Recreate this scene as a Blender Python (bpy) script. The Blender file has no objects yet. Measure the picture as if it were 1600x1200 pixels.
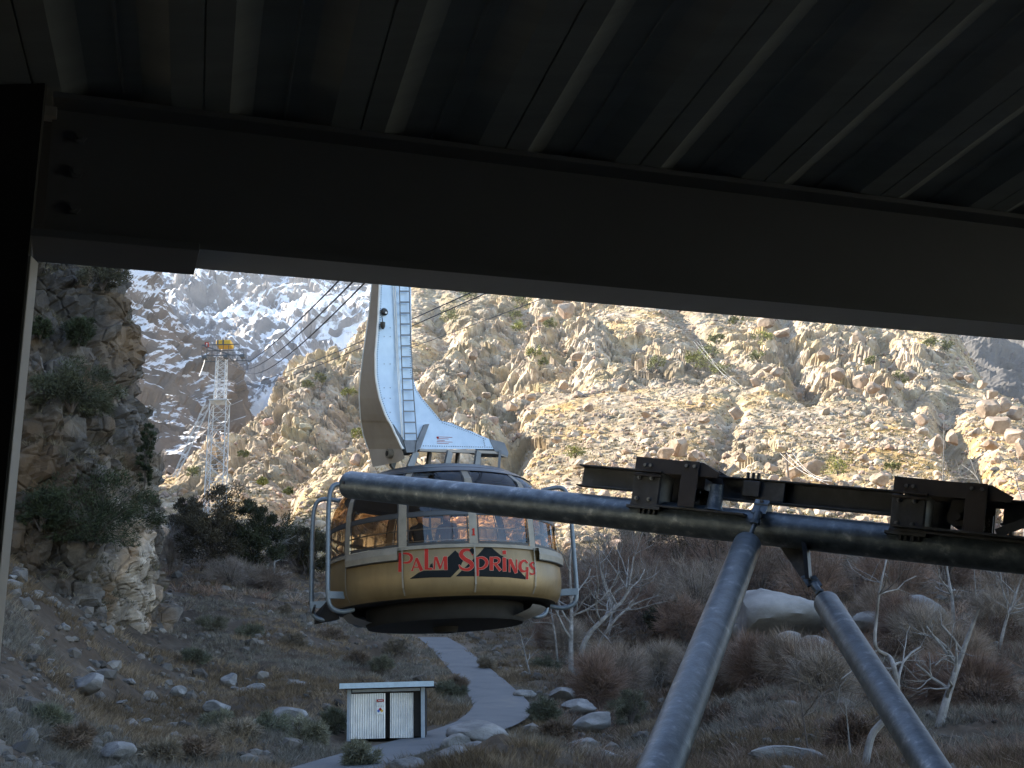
import bpy, math, random
import numpy as np
from mathutils import Vector, Matrix
from mathutils.geometry import tessellate_polygon

random.seed(7)
RNG = np.random.default_rng(11)
rad = math.radians
scene = bpy.context.scene
COL = scene.collection

# ------------------------------------------------------------------ camera
F = 1900.0
PITCH, ROLL = rad(17.3), rad(1.6)
fw = np.array([0, math.cos(PITCH), math.sin(PITCH)])
up0 = np.array([0, -math.sin(PITCH), math.cos(PITCH)])
rt0 = np.array([1.0, 0, 0])
UP = up0 * math.cos(ROLL) + rt0 * math.sin(ROLL)
RT = rt0 * math.cos(ROLL) - up0 * math.sin(ROLL)

def ray(px, py):
    px = np.asarray(px, float); py = np.asarray(py, float)
    return fw * F + RT * (px - 800)[..., None] + UP * (600 - py)[..., None]

def P(px, py, D):
    """point seen at a pixel of the photograph, D metres ahead"""
    r = ray(px, py)
    return r / r[..., 1:2] * np.asarray(D, float)[..., None]

def proj(p):
    p = np.asarray(p, float)
    d = p @ fw
    return 800 + F * (p @ RT) / d, 600 - F * (p @ UP) / d

cam = bpy.data.cameras.new('camera'); camo = bpy.data.objects.new('camera', cam); COL.objects.link(camo)
M = Matrix(((RT[0], UP[0], -fw[0], 0), (RT[1], UP[1], -fw[1], 0), (RT[2], UP[2], -fw[2], 0), (0, 0, 0, 1)))
camo.matrix_world = M
cam.sensor_width = 36; cam.lens = 36 * F / 1600; cam.clip_start = 0.05; cam.clip_end = 20000
scene.camera = camo

SUN_AZ, SUN_EL = rad(-72), rad(33)
SUN = np.array([math.sin(SUN_AZ) * math.cos(SUN_EL), math.cos(SUN_AZ) * math.cos(SUN_EL), math.sin(SUN_EL)])

# ------------------------------------------------------------------ noise
_perm = RNG.permutation(1024)
_rv = RNG.random(1024)
_r3 = RNG.random((1024, 3))
def _h(i, j, k):
    return _perm[(_perm[(_perm[i & 1023] + j) & 1023] + k) & 1023]
def vnoise(p):
    """value noise, -1..1"""
    i = np.floor(p).astype(np.int64); f = p - i
    f = f * f * f * (f * (f * 6 - 15) + 10)
    out = 0
    for a in (0, 1):
        wa = f[..., 0] if a else 1 - f[..., 0]
        for b in (0, 1):
            wb = f[..., 1] if b else 1 - f[..., 1]
            for c in (0, 1):
                wc = f[..., 2] if c else 1 - f[..., 2]
                out = out + wa * wb * wc * _rv[_h(i[..., 0] + a, i[..., 1] + b, i[..., 2] + c)]
    return out * 2 - 1
def fbm(p, o=4, g=.5):
    s, a, t = 0, 1., 0.
    for _ in range(o):
        s = s + a * vnoise(p); t += a; a *= g; p = p * 2.03 + 17.3
    return s / t
def ridged(p, o=4, g=.55):
    s, a, t = 0, 1., 0.
    for _ in range(o):
        s = s + a * (1 - 2 * np.abs(vnoise(p))); t += a; a *= g; p = p * 2.07 + 9.1
    return s / t
def cells(p):
    """Worley: distance to nearest, second nearest, id value of nearest cell"""
    i = np.floor(p).astype(np.int64)
    d1 = np.full(p.shape[:-1], 9.); d2 = d1.copy(); idv = np.zeros(p.shape[:-1]); tx = np.zeros(p.shape)
    for a in (-1, 0, 1):
        for b in (-1, 0, 1):
            for c in (-1, 0, 1):
                h = _h(i[..., 0] + a, i[..., 1] + b, i[..., 2] + c)
                q = i + np.array([a, b, c]) + _r3[h]
                dv = p - q
                d = np.sqrt((dv ** 2).sum(-1))
                m = d < d1
                d2 = np.where(m, d1, np.minimum(d2, d))
                d1 = np.where(m, d, d1); idv = np.where(m, _rv[(h * 7 + 3) & 1023], idv)
                tx = np.where(m[..., None], dv * (_r3[(h * 5 + 1) & 1023] - .5) * 2, tx)
    return d1, d2, idv, tx.sum(-1)
def sstep(a, b, x):
    t = np.clip((x - a) / (b - a), 0, 1); return t * t * (3 - 2 * t)

# ------------------------------------------------------------------ mesh helpers
class MB:
    def __init__(s): s.v = []; s.f = []; s.mi = []
    def add(s, vs, fs, mi=0):
        n = len(s.v); s.v += [tuple(float(c) for c in v) for v in vs]
        s.f += [tuple(n + i for i in f) for f in fs]; s.mi += [mi] * len(fs)
    def box(s, c, size, R=None, mi=0):
        c = np.array(c, float); hx, hy, hz = [d / 2 for d in size]
        pts = np.array([(x, y, z) for z in (-hz, hz) for y in (-hy, hy) for x in (-hx, hx)])
        if R is not None: pts = pts @ np.array(R)
        s.add(pts + c, [(0, 2, 3, 1), (4, 5, 7, 6), (0, 1, 5, 4), (2, 6, 7, 3), (0, 4, 6, 2), (1, 3, 7, 5)], mi)
    def bar(s, a, b, w, h=None, mi=0, upv=(0, 0, 1)):
        a = np.array(a, float); b = np.array(b, float); h = h or w
        d = b - a; L = np.linalg.norm(d); d = d / L
        u = np.array(upv, float)
        if abs(d @ u) > .97: u = np.array([0, 1., 0])
        x = np.cross(d, u); x /= np.linalg.norm(x); z = np.cross(x, d)
        s.box((a + b) / 2, (w, L, h), R=[x, d, z], mi=mi)
    def tube(s, path, r, n=8, cap=True, mi=0):
        path = [np.array(p, float) for p in path]
        if not hasattr(r, '__len__'): r = [r] * len(path)
        rings = []; prev = None
        for i, p in enumerate(path):
            d = path[min(i + 1, len(path) - 1)] - path[max(i - 1, 0)]
            d = d / (np.linalg.norm(d) + 1e-9)
            if prev is None:
                u = np.array([0, 0, 1.]) if abs(d[2]) < .9 else np.array([1., 0, 0])
                x = np.cross(d, u)
            else:
                x = prev - d * (prev @ d)
            x /= np.linalg.norm(x) + 1e-9; prev = x; y = np.cross(d, x)
            rings.append([p + r[i] * (math.cos(2 * math.pi * k / n) * x + math.sin(2 * math.pi * k / n) * y) for k in range(n)])
        vs = [v for ring in rings for v in ring]
        fs = [(i * n + k, i * n + (k + 1) % n, (i + 1) * n + (k + 1) % n, (i + 1) * n + k) for i in range(len(path) - 1) for k in range(n)]
        if cap: fs += [tuple(range(n - 1, -1, -1)), tuple((len(path) - 1) * n + k for k in range(n))]
        s.add(vs, fs, mi)
    def lathe(s, prof, n=96, a0=0., a1=2 * math.pi, mi=0, close=None):
        full = abs(a1 - a0 - 2 * math.pi) < 1e-6
        m = n if full else n + 1
        vs = []
        for r, z in prof:
            for k in range(m):
                a = a0 + (a1 - a0) * k / n
                vs.append((r * math.sin(a), -r * math.cos(a), z))
        fs = []
        for i in range(len(prof) - 1):
            for k in range(n):
                k2 = (k + 1) % m
                fs.append((i * m + k, i * m + k2, (i + 1) * m + k2, (i + 1) * m + k))
        s.add(vs, fs, mi)
    def prism(s, poly, d, mi=0):
        """poly: list of 3D pts, extruded by vector d"""
        n = len(poly); d = np.array(d, float); a = [np.array(p, float) for p in poly]
        vs = a + [p + d for p in a]
        fs = [tuple(range(n)), tuple(range(2 * n - 1, n - 1, -1))] + [(i, i + n, (i + 1) % n + n, (i + 1) % n) for i in range(n)]
        s.add(vs, fs, mi)
    def build(s, name, mat, parent=None, smooth=False, bevel=0):
        me = bpy.data.meshes.new(name); me.from_pydata(s.v, [], s.f)
        mats = mat if isinstance(mat, (list, tuple)) else [mat]
        for m in mats: me.materials.append(m)
        if any(s.mi): me.polygons.foreach_set('material_index', s.mi)
        if smooth:
            me.polygons.foreach_set('use_smooth', [True] * len(s.f))
            try: me.set_sharp_from_angle(angle=rad(38))
            except Exception: pass
        me.update()
        o = bpy.data.objects.new(name, me); COL.objects.link(o)
        if parent: o.parent = parent
        if bevel:
            b = o.modifiers.new('bevel', 'BEVEL'); b.width = bevel; b.segments = 2; b.limit_method = 'ANGLE'
        return o

def npmesh(name, V, Q, mat, col=None, smooth=False, T=None, parent=None):
    """V (n,3), Q (m,4) quads and T (k,3) triangles"""
    V = np.asarray(V, np.float32)
    me = bpy.data.meshes.new(name)
    parts = []; sizes = []
    if Q is not None and len(Q): parts.append(np.asarray(Q, np.int32).ravel()); sizes.append(np.full(len(Q), 4))
    if T is not None and len(T): parts.append(np.asarray(T, np.int32).ravel()); sizes.append(np.full(len(T), 3))
    loops = np.concatenate(parts); sizes = np.concatenate(sizes)
    me.vertices.add(len(V)); me.vertices.foreach_set('co', V.ravel())
    me.loops.add(len(loops)); me.loops.foreach_set('vertex_index', loops.astype(np.int32))
    me.polygons.add(len(sizes))
    starts = np.concatenate([[0], np.cumsum(sizes)[:-1]]).astype(np.int32)
    me.polygons.foreach_set('loop_start', starts)
    try: me.polygons.foreach_set('loop_total', sizes.astype(np.int32))
    except Exception: pass
    me.update(calc_edges=True)
    me.polygons.foreach_set('use_smooth', np.full(len(sizes), smooth))
    if col is not None:
        at = me.color_attributes.new('Col', 'FLOAT_COLOR', 'POINT')
        c = np.ones((len(V), 4), np.float32); c[:, :3] = col
        at.data.foreach_set('color', c.ravel())
    me.materials.append(mat); me.update()
    o = bpy.data.objects.new(name, me); COL.objects.link(o)
    if parent: o.parent = parent
    return o

def tag(o, label=None, cat=None, group=None, kind=None):
    if label: o['label'] = label
    if cat: o['category'] = cat
    if group: o['group'] = group
    if kind: o['kind'] = kind
    return o
def empty(name, loc, label, cat, group=None):
    o = bpy.data.objects.new(name, None); COL.objects.link(o); o.location = [float(c) for c in loc]
    o.empty_display_size = .2
    return tag(o, label, cat, group)
def shift(mb, loc):
    mb.v = [(x - loc[0], y - loc[1], z - loc[2]) for x, y, z in mb.v]; return mb

# ------------------------------------------------------------------ materials
def nt(m):
    m.use_nodes = True; t = m.node_tree
    return t, t.nodes['Principled BSDF']
def ramp(t, stops):
    r = t.nodes.new('ShaderNodeValToRGB'); e = r.color_ramp.elements
    while len(e) < len(stops): e.new(.5)
    for k, (p, c) in enumerate(stops):
        e[k].position = p; e[k].color = (*c, 1)
    return r
def mat(name, stops, scale=3., rough=.7, metal=0., bump=.0, bscale=None, detail=6, spec=None, vcol=False, stretch=None):
    m = bpy.data.materials.new(name); t, b = nt(m)
    b.inputs['Roughness'].default_value = rough; b.inputs['Metallic'].default_value = metal
    if spec is not None: b.inputs['Specular IOR Level'].default_value = spec
    tc = t.nodes.new('ShaderNodeTexCoord'); n = t.nodes.new('ShaderNodeTexNoise')
    n.inputs['Scale'].default_value = scale; n.inputs['Detail'].default_value = detail; n.inputs['Roughness'].default_value = .62
    src = tc.outputs['Object']
    if stretch:
        mp = t.nodes.new('ShaderNodeMapping'); mp.inputs['Scale'].default_value = stretch
        t.links.new(src, mp.inputs['Vector']); src = mp.outputs['Vector']
    t.links.new(src, n.inputs['Vector'])
    r = ramp(t, stops); t.links.new(n.outputs['Fac'], r.inputs['Fac'])
    out = r.outputs['Color']
    if vcol:
        a = t.nodes.new('ShaderNodeVertexColor'); a.layer_name = 'Col'
        mx = t.nodes.new('ShaderNodeMix'); mx.data_type = 'RGBA'; mx.blend_type = 'MULTIPLY'; mx.inputs['Factor'].default_value = 1
        t.links.new(out, mx.inputs[6]); t.links.new(a.outputs['Color'], mx.inputs[7]); out = mx.outputs[2]
    t.links.new(out, b.inputs['Base Color'])
    if bump:
        n2 = t.nodes.new('ShaderNodeTexNoise'); n2.inputs['Scale'].default_value = bscale or scale * 4
        n2.inputs['Detail'].default_value = 8; n2.inputs['Roughness'].default_value = .65
        t.links.new(src, n2.inputs['Vector'])
        bp = t.nodes.new('ShaderNodeBump'); bp.inputs['Strength'].default_value = 1; bp.inputs['Distance'].default_value = bump
        t.links.new(n2.outputs['Fac'], bp.inputs['Height']); t.links.new(bp.outputs['Normal'], b.inputs['Normal'])
    return m
def flat(name, c, rough=.6, metal=0., v=.12, scale=6.):
    lo = tuple(x * (1 - v) for x in c); hi = tuple(min(1, x * (1 + v)) for x in c)
    return mat(name, [(.3, lo), (.7, hi)], scale, rough, metal)

def rock_mat(name, dark, mid, light, stain, scale, bump, vcol=False, stain_amt=.5, crackscale=None):
    m = bpy.data.materials.new(name); t, b = nt(m); b.inputs['Roughness'].default_value = .9
    b.inputs['Specular IOR Level'].default_value = .2
    tc = t.nodes.new('ShaderNodeTexCoord'); src = tc.outputs['Object']
    n = t.nodes.new('ShaderNodeTexNoise'); n.inputs['Scale'].default_value = scale; n.inputs['Detail'].default_value = 9; n.inputs['Roughness'].default_value = .68
    t.links.new(src, n.inputs['Vector'])
    r = ramp(t, [(.28, dark), (.5, mid), (.72, light)]); t.links.new(n.outputs['Fac'], r.inputs['Fac'])
    n2 = t.nodes.new('ShaderNodeTexNoise'); n2.inputs['Scale'].default_value = scale * .31; n2.inputs['Detail'].default_value = 6
    n2.inputs['Distortion'].default_value = .6
    t.links.new(src, n2.inputs['Vector'])
    r2 = ramp(t, [(.48, (0, 0, 0)), (.66, (stain_amt,) * 3)]); t.links.new(n2.outputs['Fac'], r2.inputs['Fac'])
    mx = t.nodes.new('ShaderNodeMix'); mx.data_type = 'RGBA'
    t.links.new(r2.outputs['Color'], mx.inputs['Factor']); t.links.new(r.outputs['Color'], mx.inputs[6]); mx.inputs[7].default_value = (*stain, 1)
    out = mx.outputs[2]
    if vcol:
        a = t.nodes.new('ShaderNodeVertexColor'); a.layer_name = 'Col'
        mm = t.nodes.new('ShaderNodeMix'); mm.data_type = 'RGBA'; mm.blend_type = 'MULTIPLY'; mm.inputs['Factor'].default_value = 1
        t.links.new(out, mm.inputs[6]); t.links.new(a.outputs['Color'], mm.inputs[7]); out = mm.outputs[2]
    t.links.new(out, b.inputs['Base Color'])
    n3 = t.nodes.new('ShaderNodeTexNoise'); n3.inputs['Scale'].default_value = scale * 3; n3.inputs['Detail'].default_value = 10; n3.inputs['Roughness'].default_value = .7
    t.links.new(src, n3.inputs['Vector'])
    bp = t.nodes.new('ShaderNodeBump'); bp.inputs['Strength'].default_value = 1; bp.inputs['Distance'].default_value = bump
    t.links.new(n3.outputs['Fac'], bp.inputs['Height'])
    if crackscale:
        vo = t.nodes.new('ShaderNodeTexVoronoi'); vo.feature = 'DISTANCE_TO_EDGE'; vo.inputs['Scale'].default_value = crackscale
        t.links.new(src, vo.inputs['Vector'])
        rc = ramp(t, [(0, (0, 0, 0)), (.08, (1, 1, 1))]); t.links.new(vo.outputs['Distance'], rc.inputs['Fac'])
        bp2 = t.nodes.new('ShaderNodeBump'); bp2.inputs['Strength'].default_value = 1; bp2.inputs['Distance'].default_value = bump * .8
        t.links.new(rc.outputs['Color'], bp2.inputs['Height']); t.links.new(bp.outputs['Normal'], bp2.inputs['Normal'])
        t.links.new(bp2.outputs['Normal'], b.inputs['Normal'])
    else:
        t.links.new(bp.outputs['Normal'], b.inputs['Normal'])
    return m

MT = {}
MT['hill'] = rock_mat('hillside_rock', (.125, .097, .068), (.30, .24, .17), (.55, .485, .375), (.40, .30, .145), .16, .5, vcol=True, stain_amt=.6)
MT['hillrock'] = rock_mat('hillside_boulder', (.16, .125, .095), (.34, .28, .22), (.54, .475, .395), (.30, .20, .125), .35, .12, vcol=True, stain_amt=.6)
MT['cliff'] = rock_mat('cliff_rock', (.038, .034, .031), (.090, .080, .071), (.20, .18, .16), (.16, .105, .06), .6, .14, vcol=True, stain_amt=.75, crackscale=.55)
MT['boulder'] = rock_mat('granite_boulder', (.11, .105, .10), (.21, .205, .20), (.33, .32, .31), (.15, .13, .11), .9, .08, stain_amt=.7)
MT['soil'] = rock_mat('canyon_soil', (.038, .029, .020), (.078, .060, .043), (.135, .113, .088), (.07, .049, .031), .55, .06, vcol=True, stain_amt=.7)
MT['road'] = mat('asphalt', [(.25, (.06, .064, .068)), (.45, (.10, .107, .115)), (.6, (.115, .12, .125)), (.75, (.16, .15, .135))], .55, .85, bump=.012, bscale=14, detail=10)
MT['grass'] = mat('dry_grass', [(.3, (.8, .8, .8)), (.7, (1, 1, 1))], 2, .9, vcol=True, spec=.1)
MT['leaf'] = mat('leaf', [(.3, (.8, .8, .8)), (.7, (1, 1, 1))], 2, .75, vcol=True, spec=.2)
MT['bark'] = mat('pale_bark', [(.32, (.10, .09, .08)), (.5, (.20, .19, .18)), (.7, (.32, .31, .30))], 2.5, .85, bump=.01)
MT['darkbark'] = mat('brown_bark', [(.3, (.05, .04, .033)), (.7, (.12, .095, .08))], 3, .9, bump=.01)
MT['paint'] = mat('gold_paint', [(.3, (.15, .10, .045)), (.55, (.205, .14, .064)), (.75, (.235, .163, .077))], 1.6, .4, .3, bump=.002, bscale=9, detail=10, stretch=(1, 1, .35))
MT['cream'] = mat('cream_frame', [(.3, (.17, .15, .12)), (.7, (.25, .22, .175))], 4, .5, .1)
MT['black'] = flat('black_rubber', (.02, .02, .021), .5)
MT['roofp'] = flat('charcoal_roof', (.045, .047, .052), .35, .2)
MT['under'] = flat('grey_underside', (.20, .19, .18), .55)
MT['drum'] = mat('dark_drum', [(.3, (.014, .013, .012)), (.7, (.022, .02, .019))], 3, .7, spec=.2)
MT['bumper'] = mat('blue_grey_tube', [(.3, (.10, .125, .15)), (.7, (.15, .18, .215))], 5, .4, .3)
MT['alu'] = mat('aluminium_sheet', [(.3, (.44, .54, .64)), (.55, (.53, .63, .73)), (.75, (.60, .69, .77))], 1.7, .42, .25, bump=.003, bscale=6)
MT['sidep'] = mat('brown_side_plate', [(.3, (.27, .235, .20)), (.7, (.37, .33, .285))], 1.0, .6, .1)  # browner and darker than the front sheet
MT['greysteel'] = mat('grey_steel', [(.3, (.13, .135, .14)), (.7, (.20, .205, .21))], 3, .5, .4)
MT['rivet'] = flat('dark_rivet', (.10, .11, .13), .5, .5)
MT['galv'] = mat('galvanised_pipe', [(.3, (.046, .064, .082)), (.45, (.075, .10, .125)), (.58, (.11, .142, .172)), (.72, (.30, .33, .36))], 13, .42, .5, bump=.002, bscale=60, detail=12)
MT['dsteel'] = mat('dark_galvanised_steel', [(.3, (.035, .038, .042)), (.55, (.06, .066, .074)), (.7, (.10, .108, .118))], 9, .5, .3, bump=.001, bscale=50, detail=10)
MT['rust'] = mat('rusty_steel', [(.3, (.036, .033, .033)), (.6, (.056, .049, .046)), (.75, (.06, .06, .064))], 10, .7, .2, detail=10)
MT['bolt'] = flat('zinc_bolt', (.26, .27, .28), .35, .8)
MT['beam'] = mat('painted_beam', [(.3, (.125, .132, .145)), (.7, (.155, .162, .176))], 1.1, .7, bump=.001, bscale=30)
MT['flange'] = mat('bounce_lit_flange', [(.3, (.48, .50, .53)), (.7, (.56, .58, .61))], 1.5, .6, bump=.001, bscale=30)  # extra pale: ground bounce on the flange underside is in the base colour
MT['deck'] = mat('ribbed_deck', [(.3, (.26, .285, .28)), (.7, (.33, .355, .35))], 1.2, .9, .0, stretch=(1, 6, 1))
MT['column'] = mat('lit_column_tone', [(.3, (.40, .385, .36)), (.7, (.48, .465, .44))], 3, .5)  # lit flange tone: outside light painted in, against the dark front plate
MT['concrete'] = mat('concrete', [(.3, (.07, .068, .066)), (.7, (.10, .098, .096))], 1.5, .9)
MT['wall'] = flat('dark_wall', (.05, .05, .05), .9)
MT['tower'] = flat('white_lattice_steel', (.62, .64, .66), .5, .2)
MT['tdark'] = flat('dark_lattice_steel', (.11, .12, .13), .6, .3)
MT['yellow'] = flat('yellow_paint', (.72, .42, .03), .5)
MT['red'] = mat('red_paint', [(.3, (.33, .02, .013)), (.7, (.40, .028, .018))], 3, .6, spec=.15)
MT['ink'] = mat('black_decal', [(.3, (.008, .010, .011)), (.7, (.012, .014, .015))], 3, .7, spec=.1)
MT['pink'] = flat('letter_edge', (.40, .25, .18), .5)
MT['white'] = flat('white_paint', (.75, .75, .74), .5)
MT['blue'] = flat('blue_print', (.05, .12, .4), .5)
MT['cable'] = flat('steel_cable', (.03, .03, .032), .5, .3)
MT['corr'] = mat('corrugated_sheet', [(.35, (.60, .60, .60)), (.6, (.74, .73, .71)), (.8, (.5, .5, .52))], 2, .45, .45)
MT['shedwood'] = flat('grey_painted_timber', (.30, .34, .38), .6)
MT['shedfascia'] = flat('pale_fascia', (.42, .52, .58), .5)
MT['pole'] = flat('weathered_timber', (.13, .10, .08), .9)
MT['skin'] = flat('skin', (.45, .28, .20), .6)
MT['cloth1'] = flat('dark_jacket', (.02, .022, .03), .9)
MT['cloth2'] = flat('brown_jacket', (.08, .04, .03), .9)
MT['hair'] = flat('dark_hair', (.015, .012, .01), .8)

def glass_mat(name, tint, refl):
    m = bpy.data.materials.new(name); m.use_nodes = True; t = m.node_tree; t.nodes.clear()
    o = t.nodes.new('ShaderNodeOutputMaterial'); mix = t.nodes.new('ShaderNodeMixShader')
    tr = t.nodes.new('ShaderNodeBsdfTransparent'); gl = t.nodes.new('ShaderNodeBsdfGlossy')
    tr.inputs['Color'].default_value = (*tint, 1); gl.inputs['Roughness'].default_value = .015
    gl.inputs['Color'].default_value = (.9, .95, 1, 1)
    fr = t.nodes.new('ShaderNodeFresnel'); fr.inputs['IOR'].default_value = 1.6
    ma = t.nodes.new('ShaderNodeMath'); ma.operation = 'MULTIPLY_ADD'; ma.inputs[1].default_value = .62; ma.inputs[2].default_value = refl
    ma.use_clamp = True
    nz = t.nodes.new('ShaderNodeTexNoise'); nz.inputs['Scale'].default_value = 1.1; nz.inputs['Detail'].default_value = 1
    tc = t.nodes.new('ShaderNodeTexCoord'); t.links.new(tc.outputs['Object'], nz.inputs['Vector'])
    bp = t.nodes.new('ShaderNodeBump'); bp.inputs['Distance'].default_value = .004; bp.inputs['Strength'].default_value = .3
    t.links.new(nz.outputs['Fac'], bp.inputs['Height']); t.links.new(bp.outputs['Normal'], gl.inputs['Normal'])
    t.links.new(fr.outputs['Fac'], ma.inputs[0]); t.links.new(ma.outputs[0], mix.inputs['Fac'])
    t.links.new(tr.outputs[0], mix.inputs[1]); t.links.new(gl.outputs[0], mix.inputs[2]); t.links.new(mix.outputs[0], o.inputs['Surface'])
    return m
MT['glass'] = glass_mat('tinted_glass', (.80, .62, .45), .02)

def snow_mat(name, snowlo, snowhi, rockd, rockl, sc, nz_w=1.0):
    m = bpy.data.materials.new(name); t, b = nt(m); b.inputs['Roughness'].default_value = .85
    tc = t.nodes.new('ShaderNodeTexCoord'); src = tc.outputs['Object']
    n = t.nodes.new('ShaderNodeTexNoise'); n.inputs['Scale'].default_value = sc; n.inputs['Detail'].default_value = 10; n.inputs['Roughness'].default_value = .7
    t.links.new(src, n.inputs['Vector'])
    r = ramp(t, [(.3, rockd), (.7, rockl)]); t.links.new(n.outputs['Fac'], r.inputs['Fac'])
    g = t.nodes.new('ShaderNodeNewGeometry'); sp = t.nodes.new('ShaderNodeSeparateXYZ'); t.links.new(g.outputs['Normal'], sp.inputs[0])
    n2 = t.nodes.new('ShaderNodeTexNoise'); n2.inputs['Scale'].default_value = sc * 3.2; n2.inputs['Detail'].default_value = 12; n2.inputs['Roughness'].default_value = .8  # beam-toned strip keeps the painted-in bounce off the near edge
    t.links.new(src, n2.inputs['Vector'])
    a = t.nodes.new('ShaderNodeVertexColor'); a.layer_name = 'Col'
    s1 = t.nodes.new('ShaderNodeMath'); s1.operation = 'MULTIPLY_ADD'; s1.inputs[1].default_value = nz_w
    t.links.new(n2.outputs['Fac'], s1.inputs[0]); t.links.new(sp.outputs['Z'], s1.inputs[2])
    s2 = t.nodes.new('ShaderNodeMath'); s2.operation = 'ADD'; t.links.new(s1.outputs[0], s2.inputs[0]); t.links.new(a.outputs['Color'], s2.inputs[1])
    rs = ramp(t, [(0, (0, 0, 0)), (1, (1, 1, 1))])
    mr = t.nodes.new('ShaderNodeMapRange'); mr.inputs['From Min'].default_value = snowlo; mr.inputs['From Max'].default_value = snowhi
    t.links.new(s2.outputs[0], mr.inputs['Value'])
    mx = t.nodes.new('ShaderNodeMix'); mx.data_type = 'RGBA'; t.links.new(mr.outputs[0], mx.inputs['Factor'])
    t.links.new(r.outputs['Color'], mx.inputs[6]); mx.inputs[7].default_value = (.80, .82, .85, 1)
    t.links.new(mx.outputs[2], b.inputs['Base Color'])
    bp = t.nodes.new('ShaderNodeBump'); bp.inputs['Distance'].default_value = 4; bp.inputs['Strength'].default_value = 1
    t.links.new(n2.outputs['Fac'], bp.inputs['Height']); t.links.new(bp.outputs['Normal'], b.inputs['Normal'])
    return m
MT['snow'] = snow_mat('snowy_rock', 1.14, 1.36, (.13, .13, .14), (.32, .29, .27), .02, 1.5)
MT['leftmt'] = snow_mat('dusted_brown_rock', 1.10, 1.22, (.12, .10, .085), (.27, .215, .17), .035)
MT['rightmt'] = rock_mat('far_rock', (.05, .05, .05), (.095, .09, .085), (.15, .14, .13), (.08, .075, .07), .03, 2., vcol=True)

# ------------------------------------------------------------------ terrain height function
ANCH = {
 -900: [(10, 1420), (18, 1250), (30, 1000), (50, 760), (80, 560), (150, 420), (300, 380), (900, 380)],
 -400: [(10, 1420), (18, 1300), (28, 1130), (40, 960), (55, 800), (90, 640), (160, 560), (400, 520), (900, 520)],
 0: [(10, 1500), (20, 1290), (30, 1160), (40, 1040), (52, 930), (70, 850), (110, 800), (220, 720), (450, 680), (900, 640)],
 130: [(10, 1500), (22, 1290), (34, 1170), (46, 1080), (60, 990), (78, 920), (120, 860), (250, 780), (450, 740), (900, 800)],
 265: [(10, 1500), (20, 1320), (32, 1215), (45, 1150), (60, 1080), (80, 1005), (105, 945), (135, 890), (200, 835), (300, 785), (420, 724), (500, 760), (900, 840)],
 331: [(130, 890), (200, 835), (300, 770), (440, 694), (520, 740)],
 400: [(10, 1500), (20, 1320), (32, 1222), (46, 1160), (70, 1065), (100, 965), (130, 905), (180, 845), (270, 770), (380, 700), (480, 645), (560, 700), (900, 860)],
 465: [(300, 735), (420, 650), (540, 578), (620, 630), (900, 800)],
 520: [(10, 1500), (20, 1325), (32, 1225), (46, 1157), (65, 1090), (90, 1015), (120, 945), (150, 900), (190, 840), (270, 762), (400, 660), (580, 550), (680, 590), (900, 760)],
 610: [(10, 1500), (20, 1325), (32, 1222), (46, 1155), (60, 1108), (85, 1040), (110, 990), (140, 930), (180, 865), (260, 775), (400, 640), (600, 480), (750, 390), (950, 430)],
 720: [(10, 1500), (20, 1320), (32, 1215), (46, 1152), (60, 1108), (80, 1055), (110, 1000), (140, 935), (180, 865), (250, 785), (400, 640), (600, 470), (800, 320), (950, 230)],
 850: [(10, 1500), (20, 1320), (32, 1218), (46, 1160), (60, 1115), (85, 1055), (110, 995), (140, 925), (170, 865), (240, 775), (400, 620), (600, 455), (800, 310), (950, 200)],
 1000: [(10, 1500), (20, 1325), (32, 1235), (50, 1170), (70, 1105), (95, 1035), (120, 955), (150, 875), (220, 780), (400, 600), (600, 440), (800, 290), (950, 180)],
 1200: [(10, 1500), (20, 1300), (35, 1200), (50, 1130), (70, 1055), (95, 975), (120, 912), (150, 855), (200, 785), (350, 640), (600, 450), (800, 300), (950, 180)],
 1400: [(10, 1480), (20, 1285), (35, 1180), (50, 1115), (70, 1040), (95, 960), (120, 900), (150, 850), (200, 780), (330, 655), (450, 575), (600, 490), (750, 400), (950, 330)],
 1500: [(10, 1480), (20, 1280), (35, 1175), (50, 1110), (95, 955), (150, 848), (200, 780), (330, 665), (430, 600), (540, 530), (620, 515), (750, 560), (950, 700)],
 1600: [(10, 1480), (20, 1275), (35, 1170), (50, 1105), (95, 950), (150, 845), (200, 785), (320, 680), (400, 632), (460, 626), (560, 700), (950, 850)],
 1900: [(10, 1480), (20, 1270), (35, 1160), (50, 1090), (95, 940), (150, 845), (230, 760), (400, 690), (950, 850)],
 2500: [(10, 1480), (20, 1260), (50, 1060), (95, 900), (150, 800), (300, 700), (950, 850)],
}
SC = 5.0
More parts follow.
